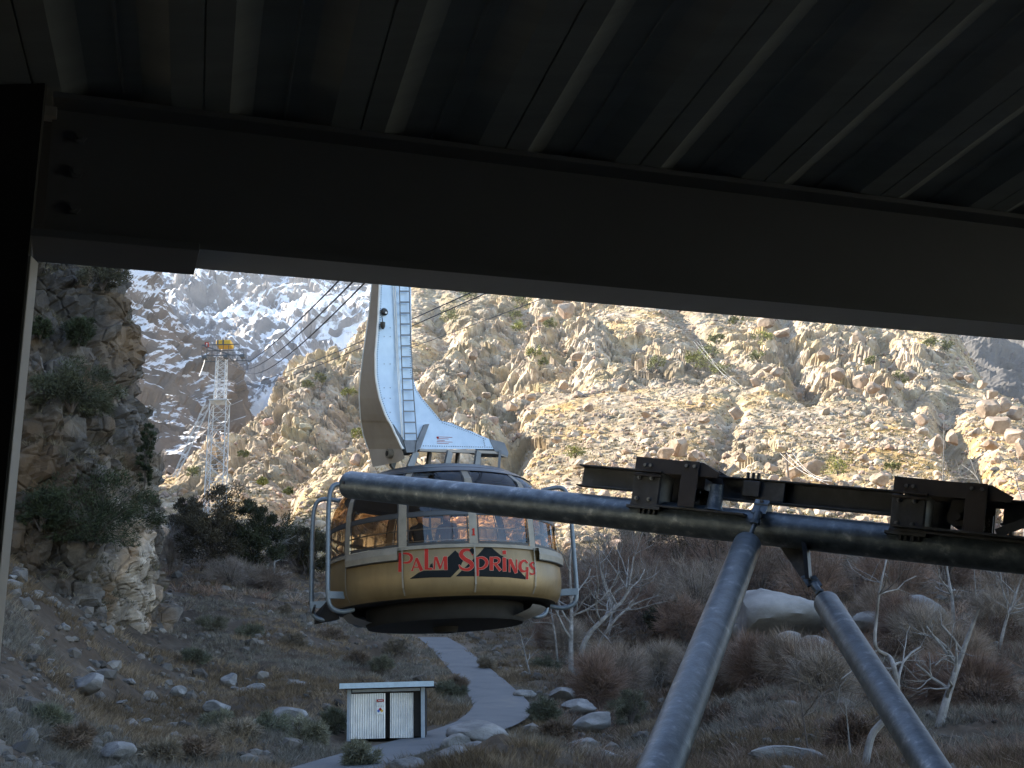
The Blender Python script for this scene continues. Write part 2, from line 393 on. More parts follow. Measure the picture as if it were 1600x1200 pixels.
def rbf_fit(anch):
    A = []; Z = []
    for px, l in anch.items():
        for D, py in l:
            p = P(px, py, D); A.append((p[0] / p[1] * SC, math.log(D))); Z.append(p[2] / p[1])
    A = np.array(A); Z = np.array(Z); n = len(A); c = .14
    K = np.sqrt(((A[:, None] - A[None]) ** 2).sum(-1) + c * c)
    Pm = np.c_[np.ones(n), A]
    big = np.zeros((n + 3, n + 3)); big[:n, :n] = K + np.eye(n) * 1e-4 * -1; big[:n, n:] = Pm; big[n:, :n] = Pm.T
    w = np.linalg.solve(big, np.r_[Z, 0, 0, 0])
    def ev(t, lnD):
        t = np.asarray(t, float) * SC; lnD = np.asarray(lnD, float)
        sh = np.broadcast(t, lnD).shape
        q = np.c_[np.broadcast_to(t, sh).ravel(), np.broadcast_to(lnD, sh).ravel()]
        out = np.empty(len(q))
        for i in range(0, len(q), 20000):
            b = q[i:i + 20000]
            k = np.sqrt((b[:, :1] - A[:, 0]) ** 2 + (b[:, 1:] - A[:, 1]) ** 2 + c * c)
            out[i:i + 20000] = k @ w[:n] + w[n] + b @ w[n + 1:]
        return out.reshape(sh)
    return ev
H1 = rbf_fit(ANCH)
def hz(x, y):
    y = np.maximum(y, 8.)
    return H1(x / y, np.log(y)) * y
_DS = np.exp(np.linspace(math.log(14), math.log(900), 420))
def hit(px, py, dmin=14, dmax=900):
    """first point where the sight line of a pixel meets the smooth terrain"""
    ds = _DS[(_DS >= dmin) & (_DS <= dmax)]
    pts = P(np.full(len(ds), px), np.full(len(ds), py), ds)
    g = hz(pts[:, 0], pts[:, 1])
    below = pts[:, 2] < g
    k = int(np.argmax(below)) if below.any() else len(ds) - 1
    if k > 0:
        a0 = pts[k - 1, 2] - g[k - 1]; a1 = pts[k, 2] - g[k]
        f = a0 / (a0 - a1 + 1e-9); p = pts[k - 1] * (1 - f) + pts[k] * f
    else: p = pts[0]
    return np.array([p[0], p[1], float(hz(p[0], p[1]))])

# road centre line
ROADPX = [(676, 996), (700, 1012), (722, 1034), (750, 1060), (773, 1085), (784, 1103), (770, 1124), (728, 1141), (668, 1158), (600, 1176), (520, 1202), (430, 1240)]
rd = np.array([hit(*q) for q in ROADPX])
def catmull(pts, n=10):
    pts = [np.array(p, float) for p in pts]; out = []
    pp = [2 * pts[0] - pts[1]] + pts + [2 * pts[-1] - pts[-2]]
    for i in range(1, len(pp) - 2):
        p0, p1, p2, p3 = pp[i - 1:i + 3]
        for k in range(n):
            t = k / n
            out.append(.5 * ((2 * p1) + (-p0 + p2) * t + (2 * p0 - 5 * p1 + 4 * p2 - p3) * t * t + (-p0 + 3 * p1 - 3 * p2 + p3) * t ** 3))
    out.append(pts[-1]); return np.array(out)
ROAD = catmull(rd[:, :2], 10)
for _ in range(12):
    ROAD[1:-1] = (ROAD[:-2] + ROAD[1:-1] * 2 + ROAD[2:]) / 4
def road_dist(x, y):
    x = np.asarray(x); y = np.asarray(y); d = np.full(x.shape, 1e9)
    for q in ROAD[::2]: d = np.minimum(d, (x - q[0]) ** 2 + (y - q[1]) ** 2)
    return np.sqrt(d)
SHED = hit(603, 1155)

def grid_faces(nr, nc):
    i = np.arange(nr - 1)[:, None] * nc + np.arange(nc - 1)[None]
    i = i.ravel(); return np.c_[i, i + 1, i + nc + 1, i + nc]
def grid_normals(V, nr, nc):
    G = V.reshape(nr, nc, 3)
    a = np.gradient(G, axis=0); b = np.gradient(G, axis=1)
    n = np.cross(b, a); n /= np.linalg.norm(n, axis=-1, keepdims=True) + 1e-9
    return n.reshape(-1, 3)

tcol = np.concatenate([np.linspace(-1.5, -.45, 40, endpoint=False), np.linspace(-.45, .47, 760, endpoint=False), np.linspace(.47, 1.5, 40)])
ground_h = None
# near ground
rows = np.exp(np.linspace(math.log(9), math.log(160), 420))
TT, DD = np.meshgrid(tcol, rows)
X = (TT * DD).ravel(); Y = DD.ravel(); Z = (H1(TT, np.log(DD)) * DD).ravel()
GP = np.c_[X, Y, Z]
rdm = sstep(2.1, 4.4, road_dist(X, Y)) * sstep(1.5, 3.5, np.hypot(X - SHED[0], (Y - SHED[1]) * .9))
nz = fbm(GP / 9.) * 1.1 + fbm(GP / 2.2 + 5) * .35 + np.abs(fbm(GP / .7 + 9, 3)) * .16
edge = 1 - sstep(120, 158, Y)
GP[:, 2] += nz * rdm * (.35 + .65 * edge) - (1 - rdm) * .09
pebble = sstep(.25, .7, fbm(GP / .35, 2)) * .10
GP[:, 2] += pebble * rdm
c = .75 + .5 * fbm(GP / 14. + 3, 3)[:, None] * np.array([1., 1., 1.])
c = np.clip(c + (pebble * 3 * rdm)[:, None], .3, 1.8) * np.array([1., .97, .94])
c = np.where((1 - sstep(2.0, 5.5, road_dist(X, Y)))[:, None] > .02, c * (1 + .6 * (1 - sstep(2., 5.5, road_dist(X, Y)))[:, None]), c)
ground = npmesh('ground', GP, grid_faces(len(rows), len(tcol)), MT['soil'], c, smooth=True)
tag(ground, kind='structure')
GRID = GP.reshape(len(rows), len(tcol), 3)

# sunlit hillside
rows2 = np.concatenate([np.exp(np.linspace(math.log(150), math.log(640), 900, endpoint=False)), np.exp(np.linspace(math.log(640), math.log(950), 70))])
tc2 = np.concatenate([np.linspace(-1.5, -.42, 40, endpoint=False), np.linspace(-.42, .46, 700, endpoint=False), np.linspace(.46, 1.5, 40)])
TT, DD = np.meshgrid(tc2, rows2)
Zb = H1(TT, np.log(DD)) * DD
HP = np.c_[(TT * DD).ravel(), DD.ravel(), Zb.ravel()]
HN = grid_normals(HP, len(rows2), len(tc2))
HN[HN[:, 2] < 0] *= -1
hx, hy = proj(HP)
def blob(cx, cy, rx, ry): return np.exp(-(((hx - cx) / rx) ** 2 + ((hy - cy) / ry) ** 2))
ROCKY = [(700, 690, 110, 90), (760, 560, 90, 90), (880, 500, 90, 50), (480, 660, 130, 110), (320, 720, 70, 40), (1270, 540, 110, 80), 
         (1400, 560, 90, 60), (450, 600, 100, 60), (600, 780, 60, 60), (1000, 560, 120, 40), (1180, 700, 80, 40), (540, 560, 60, 60)]
R = sum(blob(*b) for b in ROCKY)
R = np.clip(R * 1.1 + fbm(HP / 45. + 2, 3) * .55 - .1, 0, 1)
fade = sstep(152, 185, HP[:, 1])
# gullies run downslope: elongated noise
g1 = ridged(HP * np.array([1 / 55., 1 / 80., 1 / 120.]), 4)
disp = g1 * 6.0 * (.25 + .75 * R)
q = HP.copy(); q += np.stack([fbm(HP / 9. + k * 31, 3) for k in range(3)], -1) * 3.0
d1, d2, idv, tl = cells(q / np.array([9., 9., 10.]))
disp = disp + R ** 1.5 * ((idv - .35) * 3.4 + tl * 5. - (1 - sstep(0, .16, d2 - d1)) * 1.6)
d1b, d2b, idb, tlb = cells(q / np.array([3.3, 3.3, 3.6]) + 40)
disp = disp + (.12 + .88 * R) * ((idb - .5) * 1.0 + tlb * 1.2 - (1 - sstep(0, .2, d2b - d1b)) * .5)
disp = disp + fbm(HP / 2.6, 2) * .6
qL = HP + np.stack([fbm(HP / 16. + k * 17, 3) for k in range(3)], -1) * 7
L1, L2, Lid, Ltl = cells(qL / np.array([21., 24., 26.]) + 7)
disp = disp + R ** 1.2 * (Ltl * 7.5 + (Lid - .5) * 4.5 - (1 - sstep(0, .12, L2 - L1)) * 2.5)
def seg_d(pl):
    d = np.full(len(hx), 1e9)
    for (x0, y0), (x1, y1) in zip(pl[:-1], pl[1:]):
        t = np.clip(((hx - x0) * (x1 - x0) + (hy - y0) * (y1 - y0)) / ((x1 - x0) ** 2 + (y1 - y0) ** 2), 0, 1)
        d = np.minimum(d, np.hypot(hx - x0 - t * (x1 - x0), hy - y0 - t * (y1 - y0)))
    return d
wig = fbm(HP / 14. + 60, 3) * 9
for pl_, w_, dp_ in (([(820, 440), (795, 540), (745, 600), (800, 650), (790, 700), (765, 750)], 15, 8), ([(1222, 495), (1240, 545), (1266, 590)], 13, 15), ([(1480, 640), (1525, 715), (1560, 790)], 16, 12),
                     ([(545, 600), (520, 660), (470, 715), (425, 775)], 15, 9), ([(1050, 465), (1120, 530), (1170, 560)], 11, 7), ([(612, 560), (590, 640), (560, 700)], 13, 9), ([(680, 470), (700, 520), (655, 575)], 13, 8),
                     ([(1370, 520), (1390, 570), (1430, 620)], 12, 8), ([(900, 470), (875, 530), (890, 580)], 10, 5), ([(1150, 620), (1120, 700), (1150, 760)], 9, 4), ([(340, 720), (370, 700), (420, 640)], 10, 6)):
    disp = disp - .8 * dp_ * np.exp(-((seg_d(pl_) + wig * 1.6) / (w_ * 1.5)) ** 2)
disp = disp + ridged(HP * np.array([1 / 90., 1 / 130., 1 / 200.]) + 3.7, 3) * 7 * R - 3.5 - 5 * R
HP = HP + HN * (disp * fade)[:, None]
HP[:, 2] += -0.05
gold = sstep(-.1, .5, fbm(HP / 22. + 8, 4)) * (1 - R)
base = np.ones((len(HP), 3)) * (1.0 + .22 * (idb - .5) + .12 * fbm(HP / 5.))[:, None]
base = base * (1 + R[:, None] * np.array([.05, .06, .10])) * (1 + .42 * fbm(HP / 26. + 44, 4) + .3 * (Lid - .5) * R)[:, None]
base = base * (1 - gold[:, None] * np.array([-.02, .13, .45])); olive = sstep(.12, .45, fbm(HP / 11. + 28, 4)) * .5; base = base * (1 - olive[:, None] * np.array([.55, .5, .6]))
hill = npmesh('rocky_hillside', HP, grid_faces(len(rows2), len(tc2)), MT['hill'], base)
tag(hill, kind='structure')
HGRID = HP.reshape(len(rows2), len(tc2), 3)

# road
rv = []; n = len(ROAD)
tan = np.gradient(ROAD, axis=0); tan /= np.linalg.norm(tan, axis=1, keepdims=True); nor = np.c_[-tan[:, 1], tan[:, 0]]
offs = np.linspace(-1.45, 1.45, 9)
wob = fbm(np.c_[ROAD, np.zeros(n)] / 2.3) * .07
for k, o in enumerate(offs):
    sc_ = 1 + (wob if abs(o) > 1.3 else 0)
    p = ROAD + nor * (o * sc_)[:, None] if hasattr(sc_, '__len__') else ROAD + nor * o
    rv.append(np.c_[p, hz(ROAD[:, 0], ROAD[:, 1]) * .6 + hz(p[:, 0], p[:, 1]) * .4 + .025 - .02 * (abs(o) / 1.75) ** 2])
rv = np.stack(rv, 1)
road = npmesh('road', rv.reshape(-1, 3), grid_faces(n, 9), MT['road'], smooth=True); tag(road, kind='structure')

# ------------------------------------------------------------------ far mountains
def far_mount(name, anch, m, t0, t1, nc, D0, D1, nr, fn, rough=True):
    ev = rbf_fit(anch)
    rows = np.exp(np.linspace(math.log(D0), math.log(D1), nr)); tc = np.linspace(t0, t1, nc)
    TT, DD = np.meshgrid(tc, rows)
    V = np.c_[(TT * DD).ravel(), DD.ravel(), (ev(TT, np.log(DD)) * DD).ravel()]
    N = grid_normals(V, nr, nc); N[N[:, 2] < 0] *= -1
    V, c = fn(V, N)
    o = npmesh(name, V, grid_faces(nr, nc), m, c); tag(o, kind='structure'); return o
def snow_fn(V, N):
    q = V + np.stack([fbm(V / 180. + k * 13, 3) for k in range(3)], -1) * 70
    d = ridged(q * np.array([1 / 170., 1 / 260., 1 / 420.]), 5) * 85 + ridged(q * np.array([1 / 60., 1 / 90., 1 / 170.]) + 4, 4) * 13
    d1, d2, idv, tl = cells(q / np.array([42., 50., 80.]))
    d = d + (idv - .5) * 6 + tl * 7 + fbm(V / 14., 3) * 5
    V = V + N * d[:, None]
    px, py = proj(V)
    add = .30 * np.exp(-(((px - 500) / 90) ** 2 + ((py - 500) / 60) ** 2)) - .22 * np.exp(-(((px - 400) / 55) ** 2 + ((py - 610) / 50) ** 2)) \
        + .22 * np.exp(-(((px - 350) / 25) ** 2 + ((py - 490) / 50) ** 2)) - .12 * np.exp(-(((px - 480) / 45) ** 2 + ((py - 560) / 35) ** 2)) + .34 * fbm(V / 200. + 7, 4) + .04
    for (x0, y0), (x1, y1) in (((620, 470), (500, 560)), ((500, 560), (395, 655))):
        t = np.clip(((px - x0) * (x1 - x0) + (py - y0) * (y1 - y0)) / ((x1 - x0) ** 2 + (y1 - y0) ** 2), 0, 1)
        add = np.maximum(add, .75 * np.exp(-(np.hypot(px - x0 - t * (x1 - x0), py - y0 - t * (y1 - y0)) / 17) ** 2))
    return V, np.repeat(add[:, None], 3, 1)
SN = {}
for px in (-400, 100, 250, 400, 560, 700, 1000):
    SN[px] = [(1000, 760), (1150, 690), (1300, 630), (1550, 540), (1900, 440), (2300, 330), (3000, 180), (3600, 120)]
far_mount('snowy_mountain', SN, MT['snow'], -.62, .25, 620, 1000, 3500, 420, snow_fn)
def left_fn(V, N):
    q = V + np.stack([fbm(V / 60. + k * 13, 3) for k in range(3)], -1) * 22
    d = ridged(q * np.array([1 / 70., 1 / 90., 1 / 170.]), 4) * 20
    d1, d2, idv, tl = cells(q / np.array([20., 22., 45.]))
    d = d + (idv - .5) * 11 + tl * 10 + fbm(V / 7., 3) * 3
    V = V + N * d[:, None]
    px, py = proj(V)
    add = .30 * (1 - sstep(440, 590, py)) - .12 * sstep(560, 650, py) + .12 * fbm(V / 50. + 7, 3)
    return V, np.repeat(add[:, None], 3, 1)
LM = {-500: [(450, 800), (700, 480), (950, 200), (1200, 300)], 100: [(450, 800), (560, 700), (700, 560), (850, 420), (1000, 330), (1300, 400)],
      200: [(450, 800), (560, 720), (700, 590), (850, 480), (950, 425), (1300, 600)], 262: [(450, 800), (560, 730), (680, 640), (800, 560), (900, 500), (1300, 700)],
      310: [(450, 810), (560, 750), (680, 670), (800, 600), (850, 586), (1300, 760)], 345: [(450, 820), (560, 765), (680, 700), (780, 640), (1300, 800)],
      370: [(450, 830), (560, 780), (680, 730), (760, 700), (1300, 820)], 420: [(450, 860), (760, 780), (1300, 840)], 900: [(450, 860), (760, 860), (1300, 860)]}
far_mount('shaded_mountain', LM, MT['leftmt'], -.6, .0, 420, 450, 1250, 380, left_fn)
def right_fn(V, N):
    d = ridged(V * np.array([1 / 110., 1 / 150., 1 / 220.]), 5) * 30 + fbm(V / 18., 4) * 7
    V = V + N * d[:, None]
    return V, np.ones((len(V), 3)) * (1 + .3 * fbm(V / 60., 3))[:, None]
RM = {1200: [(1100, 600), (1500, 420), (2200, 300)], 1500: [(1100, 640), (1500, 470), (2200, 330)], 1700: [(1100, 660), (1500, 480), (2200, 330)], 2400: [(1100, 660), (1500, 480), (2200, 330)]}
far_mount('blue_mountain', RM, MT['rightmt'], .22, .9, 260, 1100, 2200, 220, right_fn)

# the mountain on the sunny side whose shade fills the canyon (left of the picture)
BND = [(262, 745), (330, 795), (420, 840), (520, 850), (700, 850), (950, 828), (1150, 838), (1350, 860), (1620, 840)]
XR = -230.0
cr = []
for q in BND:
    p = hit(*q, dmin=100)
    k = (p[0] - XR) / -SUN[0]
    c_ = p + SUN * k; cr.append((c_[1], c_[2]))
cr.sort(); print('crest', [(round(a), round(b)) for a, b in cr])
cy = np.array([a for a, b in cr]); cz = np.array([b for a, b in cr])
ys = np.concatenate([np.linspace(-500, 80, 50), np.linspace(85, cy[-1] + 10, 160), cy[-1] + np.linspace(14, 160, 30)])
zc = np.interp(ys, cy, cz)
zc = np.where(ys < cy[0], cz[0] + (cy[0] - ys) * .25, zc)
zc = np.where(ys > cy[-1], cz[-1] - (ys - cy[-1]) * .9, zc)
wv = np.concatenate([np.linspace(-1, 0, 40), np.linspace(.03, 1, 30)])
VV = []
for y, z in zip(ys, zc):
    jag = float(fbm(np.array([y / 12., 3.3, 1.])) * 6 + fbm(np.array([y / 3.5, 1.3, 5.])) * 2)
    for w in wv:
        VV.append((XR - 230 * w if w > 0 else XR + 120 * (-w) ** 1.0 * -1 * -1, y, (z + jag) * (1 - .9 * abs(w)) - 12 * abs(w)))
VV = np.array(VV)
VV += (np.abs(np.tile(wv, len(ys))) > .02)[:, None] * np.stack([fbm(VV / 25. + k * 9, 4) for k in range(3)], -1) * 9
sm = npmesh('shading_mountain', VV, grid_faces(len(ys), len(wv)), MT['rightmt'], np.ones((len(VV), 3)), smooth=False); tag(sm, kind='structure')

# ------------------------------------------------------------------ cliff on the left
def xy(px, D):
    p = P(px, 800, D); return (p[0], p[1])
E = xy(236, 80)
plan = catmull([xy(-620, 56), xy(-300, 60), xy(-60, 64), xy(70, 67), xy(150, 70), xy(205, 75), E, (E[0] - 1.5, E[1] + 7), (E[0] - 7, E[1] + 24), (E[0] - 22, E[1] + 50), (E[0] - 50, E[1] + 80)], 60)
seg = np.r_[0, np.cumsum(np.linalg.norm(np.diff(plan, axis=0), axis=1))]
ie = int(np.argmin(np.hypot(plan[:, 0] - E[0], plan[:, 1] - E[1]))); LE = seg[ie]
ns = 620; ss = np.linspace(0, seg[-1], ns)
px_ = np.interp(ss, seg, plan[:, 0]); py_ = np.interp(ss, seg, plan[:, 1])
tx = np.gradient(px_); ty = np.gradient(py_); ll = np.hypot(tx, ty); nxx, nyy = ty / ll, -tx / ll   # outward
nv = 420
zb = hz(px_, py_) - 2.5
hh = np.linspace(0, 1, nv)
CV = np.zeros((nv, ns, 3))
inz = np.array([0, 7.5, 15, 19.5, 23, 27, 32, 36, 46, 60, 80]); inv = np.array([0, 0, .7, 1.1, 1.7, 3.0, 4.2, 5.2, 9, 18, 40])
for k, h in enumerate(hh):
    z = zb + (72 - zb) * h
    ins = np.interp(z, inz, inv) * (1 + 2.2 * np.clip(1 - ss / LE, 0, 1) ** .8)
    ins = ins + (z - 5) * .10 * np.clip(1 - ss / LE, 0, 1)
    CV[k, :, 0] = px_ - nxx * ins; CV[k, :, 1] = py_ - nyy * ins; CV[k, :, 2] = z
CV = CV.reshape(-1, 3)
CN = -grid_normals(CV, nv, ns)
s_ = np.tile(ss, nv)
outward = np.c_[np.tile(nxx, nv), np.tile(nyy, nv), np.full(len(CV), .25)]
flip = (CN * outward).sum(-1) < 0; CN[flip] *= -1
q = CV + np.stack([fbm(CV / 4. + k * 31, 3) for k in range(3)], -1) * .7
d1, d2, idv, tl = cells(q / np.array([4.2, 4.2, 5.0]))
e1 = (idv - .45) * 2.2 + tl * 2.4 - (1 - sstep(0, .12, d2 - d1)) * 1.1
d1b, d2b, idb, tlb = cells(q / np.array([1.6, 1.6, 1.9]) + 40)
e2 = (idb - .5) * .5 + tlb * .5 - (1 - sstep(0, .13, d2b - d1b)) * .3
strat = ridged(CV * np.array([.16, .16, .12]) + 3, 2) * 1.0
soft = sstep(5, 14, CV[:, 2])  # talus at the foot is smoother
d3, d4, id3, tl3 = cells((CV + fbm(CV / 2.)[:, None] * .4) / np.array([.75, .75, 1.0]) + 80)
d = (e1 * .75 + e2 * 1.2 + strat * .8 + (id3 - .5) * .28 + tl3 * .34) * (.3 + .7 * soft) + fbm(CV / .9, 2) * .14 + fbm(CV / 9., 2) * 1.0
CV = CV + CN * d[:, None]
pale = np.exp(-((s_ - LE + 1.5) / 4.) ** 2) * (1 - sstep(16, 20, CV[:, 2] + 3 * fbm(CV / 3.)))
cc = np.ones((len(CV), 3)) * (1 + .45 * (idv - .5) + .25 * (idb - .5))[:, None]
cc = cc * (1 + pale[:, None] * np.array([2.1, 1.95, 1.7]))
dirt = sstep(.05, .4, fbm(CV / 6. + 11, 3)) * .55
cc = cc * (1 - dirt[:, None] * np.array([.55, .6, .66]))
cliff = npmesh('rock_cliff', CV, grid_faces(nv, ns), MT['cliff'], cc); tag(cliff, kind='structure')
CLG = CV.reshape(nv, ns, 3)
def cliff_pt(px, py):
    a, b = proj(CLG[:, :int(ns * LE / seg[-1]) + 4].reshape(-1, 3))
    Q = CLG[:, :int(ns * LE / seg[-1]) + 4].reshape(-1, 3)
    d = (a - px) ** 2 + (b - py) ** 2
    k = np.argsort(d)[:6]; return Q[k[np.argmin(Q[k][:, 1])]]

# ------------------------------------------------------------------ rocks
def ico(sub):
    import bmesh
    bm = bmesh.new(); bmesh.ops.create_icosphere(bm, subdivisions=sub, radius=1)
    v = np.array([tuple(x.co) for x in bm.verts]); f = np.array([[x.index for x in fa.verts] for fa in bm.faces]); bm.free(); return v, f
def rock_shape(sub, seed, blocky=.6, rough=1.):
    v, f = ico(sub); r = np.random.default_rng(seed)
    for _ in range(7 if blocky < .9 else 12):  # chop with random planes -> facets
        n = r.normal(size=3); n /= np.linalg.norm(n); o = r.uniform(.55, .85)
        d = v @ n - o; v = v - np.where(d > 0, d, 0)[:, None] * n * min(1., blocky * 1.5)
    v = v * (1 + .12 * rough * fbm(v * 1.3 + seed * 7.7, 3))[:, None]
    if sub > 2: v = v * (1 + .05 * fbm(v * 5 + seed, 3))[:, None]
    v = v * r.uniform(.75, 1.2, 3) * np.array([1, 1, .8]); return v, f
def scatter_rocks(name, pos, size, m, label_kind=None, sub=1, cols=None, nvar=10, sink=.15, blk=.6):
    shapes = [rock_shape(sub, 100 + k, blk, .4 if blk > .9 else 1.) for k in range(nvar)]
    Vs = []; Ts = []; Cs = []; off = 0
    rr = np.random.default_rng(5)
    vid = rr.integers(0, nvar, len(pos))
    for k in range(nvar):
        idx = np.where(vid == k)[0]
        if not len(idx): continue
        v, f = shapes[k]; n = len(idx)
        a = rr.uniform(0, 6.28, n); ca, sa = np.cos(a), np.sin(a)
        b = rr.uniform(-.5, .5, n); cb, sb = np.cos(b), np.sin(b)
        x = v[None, :, 0] * ca[:, None] - v[None, :, 1] * sa[:, None]; y = v[None, :, 0] * sa[:, None] + v[None, :, 1] * ca[:, None]; z = np.broadcast_to(v[None, :, 2], x.shape)
        x, z = x * cb[:, None] - z * sb[:, None], x * sb[:, None] + z * cb[:, None]
        s = size[idx][:, None]
        V = np.stack([x * s, y * s, z * s + s * sink], -1) + pos[idx][:, None]
        Vs.append(V.reshape(-1, 3)); Ts.append((f[None] + (off + np.arange(n) * len(v))[:, None, None]).reshape(-1, 3)); off += n * len(v)
        c = cols[idx] if cols is not None else np.ones((n, 3))
        Cs.append(np.repeat(c, len(v), 0))
    return npmesh(name, np.concatenate(Vs), None, m, np.concatenate(Cs), T=np.concatenate(Ts))

def pick(grid, r0, r1, c0, c1, n, rng):
    i = rng.integers(r0, r1, n); j = rng.integers(c0, c1, n)
    return grid[i, j] + (grid[np.minimum(i + 1, grid.shape[0] - 1), j] - grid[i, j]) * rng.random((n, 1)) * .8
rg = np.random.default_rng(21)
pos = pick(HGRID, 30, 940, 40, 735, 30000, rg)
a, b = proj(pos)
dens = .55 + .45 * fbm(pos / 25., 2)
keep = (a > 150) & (a < 1700) & (b > 330) & (b < 900) & (rg.random(len(pos)) < dens + .2)
pos = pos[keep]
sz = np.clip(np.exp(rg.normal(-.85, .6, len(pos))), .18, 2.0) * (.7 + .45 * (fbm(pos / 30. + 5, 2) > 0)) * (.6 + .4 * np.clip(pos[:, 1] / 300, .6, 1.5))
cl = (1 + rg.normal(0, .2, (len(pos), 1))) * (1 + rg.normal(0, .03, (len(pos), 3))) * np.array([1.02, .98, .95])
o = scatter_rocks('hillside_rubble', pos, sz, MT['hillrock'], cols=cl, sub=2, blk=1.); tag(o, kind='stuff')

# scree of the shaded canyon floor and left bank
pos = pick(GRID, 60, 410, 30, 815, 10000, rg)
a, b = proj(pos); dn = fbm(pos / 7. + 4, 2)
keep = (road_dist(pos[:, 0], pos[:, 1]) > 2.3) & ((dn > .0) | ((a < 330) & (b > 880))) & (np.hypot(pos[:, 0] - SHED[0], pos[:, 1] - SHED[1]) > 2.6)
pos = pos[keep]; sz = np.clip(np.exp(rg.normal(-2.2, .6, len(pos))), .05, .45) * (.6 + pos[:, 1] / 90)
cl = np.clip((1.1 + rg.normal(0, .35, (len(pos), 1))), .35, 2.1) * np.array([1.05, 1, .94]) * .68
MT['scree'] = rock_mat('scree_stone', (.09, .085, .08), (.15, .145, .14), (.24, .235, .23), (.12, .10, .08), .9, .03, vcol=True)
o = scatter_rocks('scree', pos, sz, MT['scree'], cols=cl); tag(o, kind='stuff')

# single boulders that can be pointed out: px, py of foot centre, width in px, flatness, label
BASES = []
for k in range(7):
    v, f = rock_shape(4, 300 + k, .8)
    me = npmesh('boulder_shape', v, None, MT['boulder'], T=f, smooth=True)
    try: me.data.set_sharp_from_angle(angle=rad(32))
    except Exception: pass
    COL.objects.unlink(me); BASES.append(me.data); bpy.data.objects.remove(me)
HBASES = []
for k in range(8):
    v, f = rock_shape(4, 500 + k, 1.0, .8); v = v * (1 + .03 * fbm(v * 9 + k, 2))[:, None]
    me = npmesh('boulder_shape', v, None, MT['boulder'], T=f, smooth=True)
    try: me.data.set_sharp_from_angle(angle=rad(16))
    except Exception: pass
    COL.objects.unlink(me); HBASES.append(me.data); bpy.data.objects.remove(me)
def boulder(px, py, w, label, hr=.65, k=None, group=None, rz=None, dmin=14, D=None, mt=None):
    p = hit(px, py, dmin=dmin)
    s = w * p[1] / F / 2 / math.cos(PITCH) * (1.0 if dmin > 50 else 1.3)
    o = bpy.data.objects.new('boulder', HBASES[random.randrange(8)] if dmin > 50 else (BASES + HBASES)[random.randrange(15) if k is None else k]); COL.objects.link(o)
    o.location = (p[0], p[1], p[2] + s * hr * (.45 if dmin > 50 else .2 if w > 100 else .52)); o.scale = (s, s, s * hr * (1.2 if dmin > 50 else 1.0))
    o.rotation_euler = (random.uniform(-.15, .15), random.uniform(-.2, .2), random.uniform(0, 6.28) if rz is None else rz)
    if mt:
        o.material_slots[0].link = 'OBJECT'; o.material_slots[0].material = MT[mt]
    tag(o, label, 'boulder', group); return o
for a in [
    (748, 1163, 62, 'long pale boulder with a dark underside beside the bend of the road', .55, 0),
    (712, 1172, 34, 'small pointed boulder leaning on the long boulder by the road', .8, 1),
    (742, 1184, 46, 'rounded pale boulder in the middle of the roadside pile', .6, 2),
    (700, 1197, 62, 'large flat boulder at the front of the roadside pile', .5, 3),
    (636, 1204, 42, 'low pale boulder at the bottom edge left of the roadside pile', .5, 4),
    (884, 1094, 40, 'whitish boulder topmost in the heap right of the road', .6, 5),
    (905, 1112, 44, 'grey slab boulder in the heap right of the road', .45, 6),
    (930, 1140, 48, 'pale slab tilted in the grass right of the road', .5, 0),
    (915, 1170, 40, 'flat slab at the bottom of the heap left of the leaning pipe', .45, 1),
    (948, 1195, 42, 'grey boulder at the bottom edge beside the leaning pipe', .6, 2),
    (1212, 990, 150, 'huge smooth grey boulder between the two galvanised struts', .66, 3),
    (1182, 990, 78, 'long low boulder leaning against the foot of the huge grey boulder', .5, 4),
    (1370, 990, 56, 'pale pointed boulder behind the second strut', .8, 5),
    (1436, 985, 78, 'broad grey boulder with rounded top far right of the struts', .7, 6),
    (1235, 1015, 34, 'small round boulder below the huge grey boulder', .8, 0),
    (1276, 1025, 48, 'dusky boulder half buried left of the second strut', .75, 1),
    (1176, 1025, 34, 'rounded boulder just right of the leaning strut', .8, 2),
    (1235, 1195, 84, 'wide flat slab at the bottom edge between the struts', .35, 3),
    (140, 1080, 46, 'pale oval boulder on the left bank', .6, 4),
    (178, 1188, 50, 'grey rounded boulder at the bottom left corner', .7, 5),
    (45, 1160, 24, 'small bluish boulder near the left edge', .9, 6),
    (115, 920, 24, 'light angular rock under the big bush on the left bank', .7, 0),
    (278, 1086, 20, 'small smooth pale rock at the foot of the left bank', .8, 1),
    (403, 1085, 28, 'grey rock at the end of the low dry stone line', .7, 2),
    (452, 1130, 40, 'pale boulder behind bushes left of the metal shed', .7, 3),
    (338, 1112, 30, 'brown flat rock in the grass below the stone line', .6, 4),
    (440, 905, 26, 'white flat rock lying by the thin bare trees', .5, 5),
    (360, 1070, 26, 'grey rock at the left end of the stone line', .7, 6),
    (468, 1083, 24, 'round grey rock just left of the shed roof', .7, 0),
    (1310, 1150, 34, 'dim rock in the thicket right of the second strut', .7, 1),
    (820, 1090, 22, 'small stone on the right verge of the road', .7, 2),
]: boulder(a[0], a[1], a[2], a[3], a[4], a[5])
for k, (x, y, w) in enumerate([(20, 905, 16), (60, 930, 20), (85, 945, 14), (35, 980, 12), (100, 985, 22), (150, 950, 12), (62, 1000, 14), (78, 1035, 14), (205, 1068, 16), (20, 1050, 18), (190, 1100, 16), (98, 1150, 18),
                                (125, 1112, 14), (230, 1130, 20), (262, 1180, 22), (320, 1165, 16), (12, 1110, 16), (200, 1170, 14), (250, 1050, 14), (60, 1085, 14)]):
    boulder(x, y, w * .72, 'small pale rock scattered on the dark soil of the left bank', .7, group='small pale rocks on the left bank')
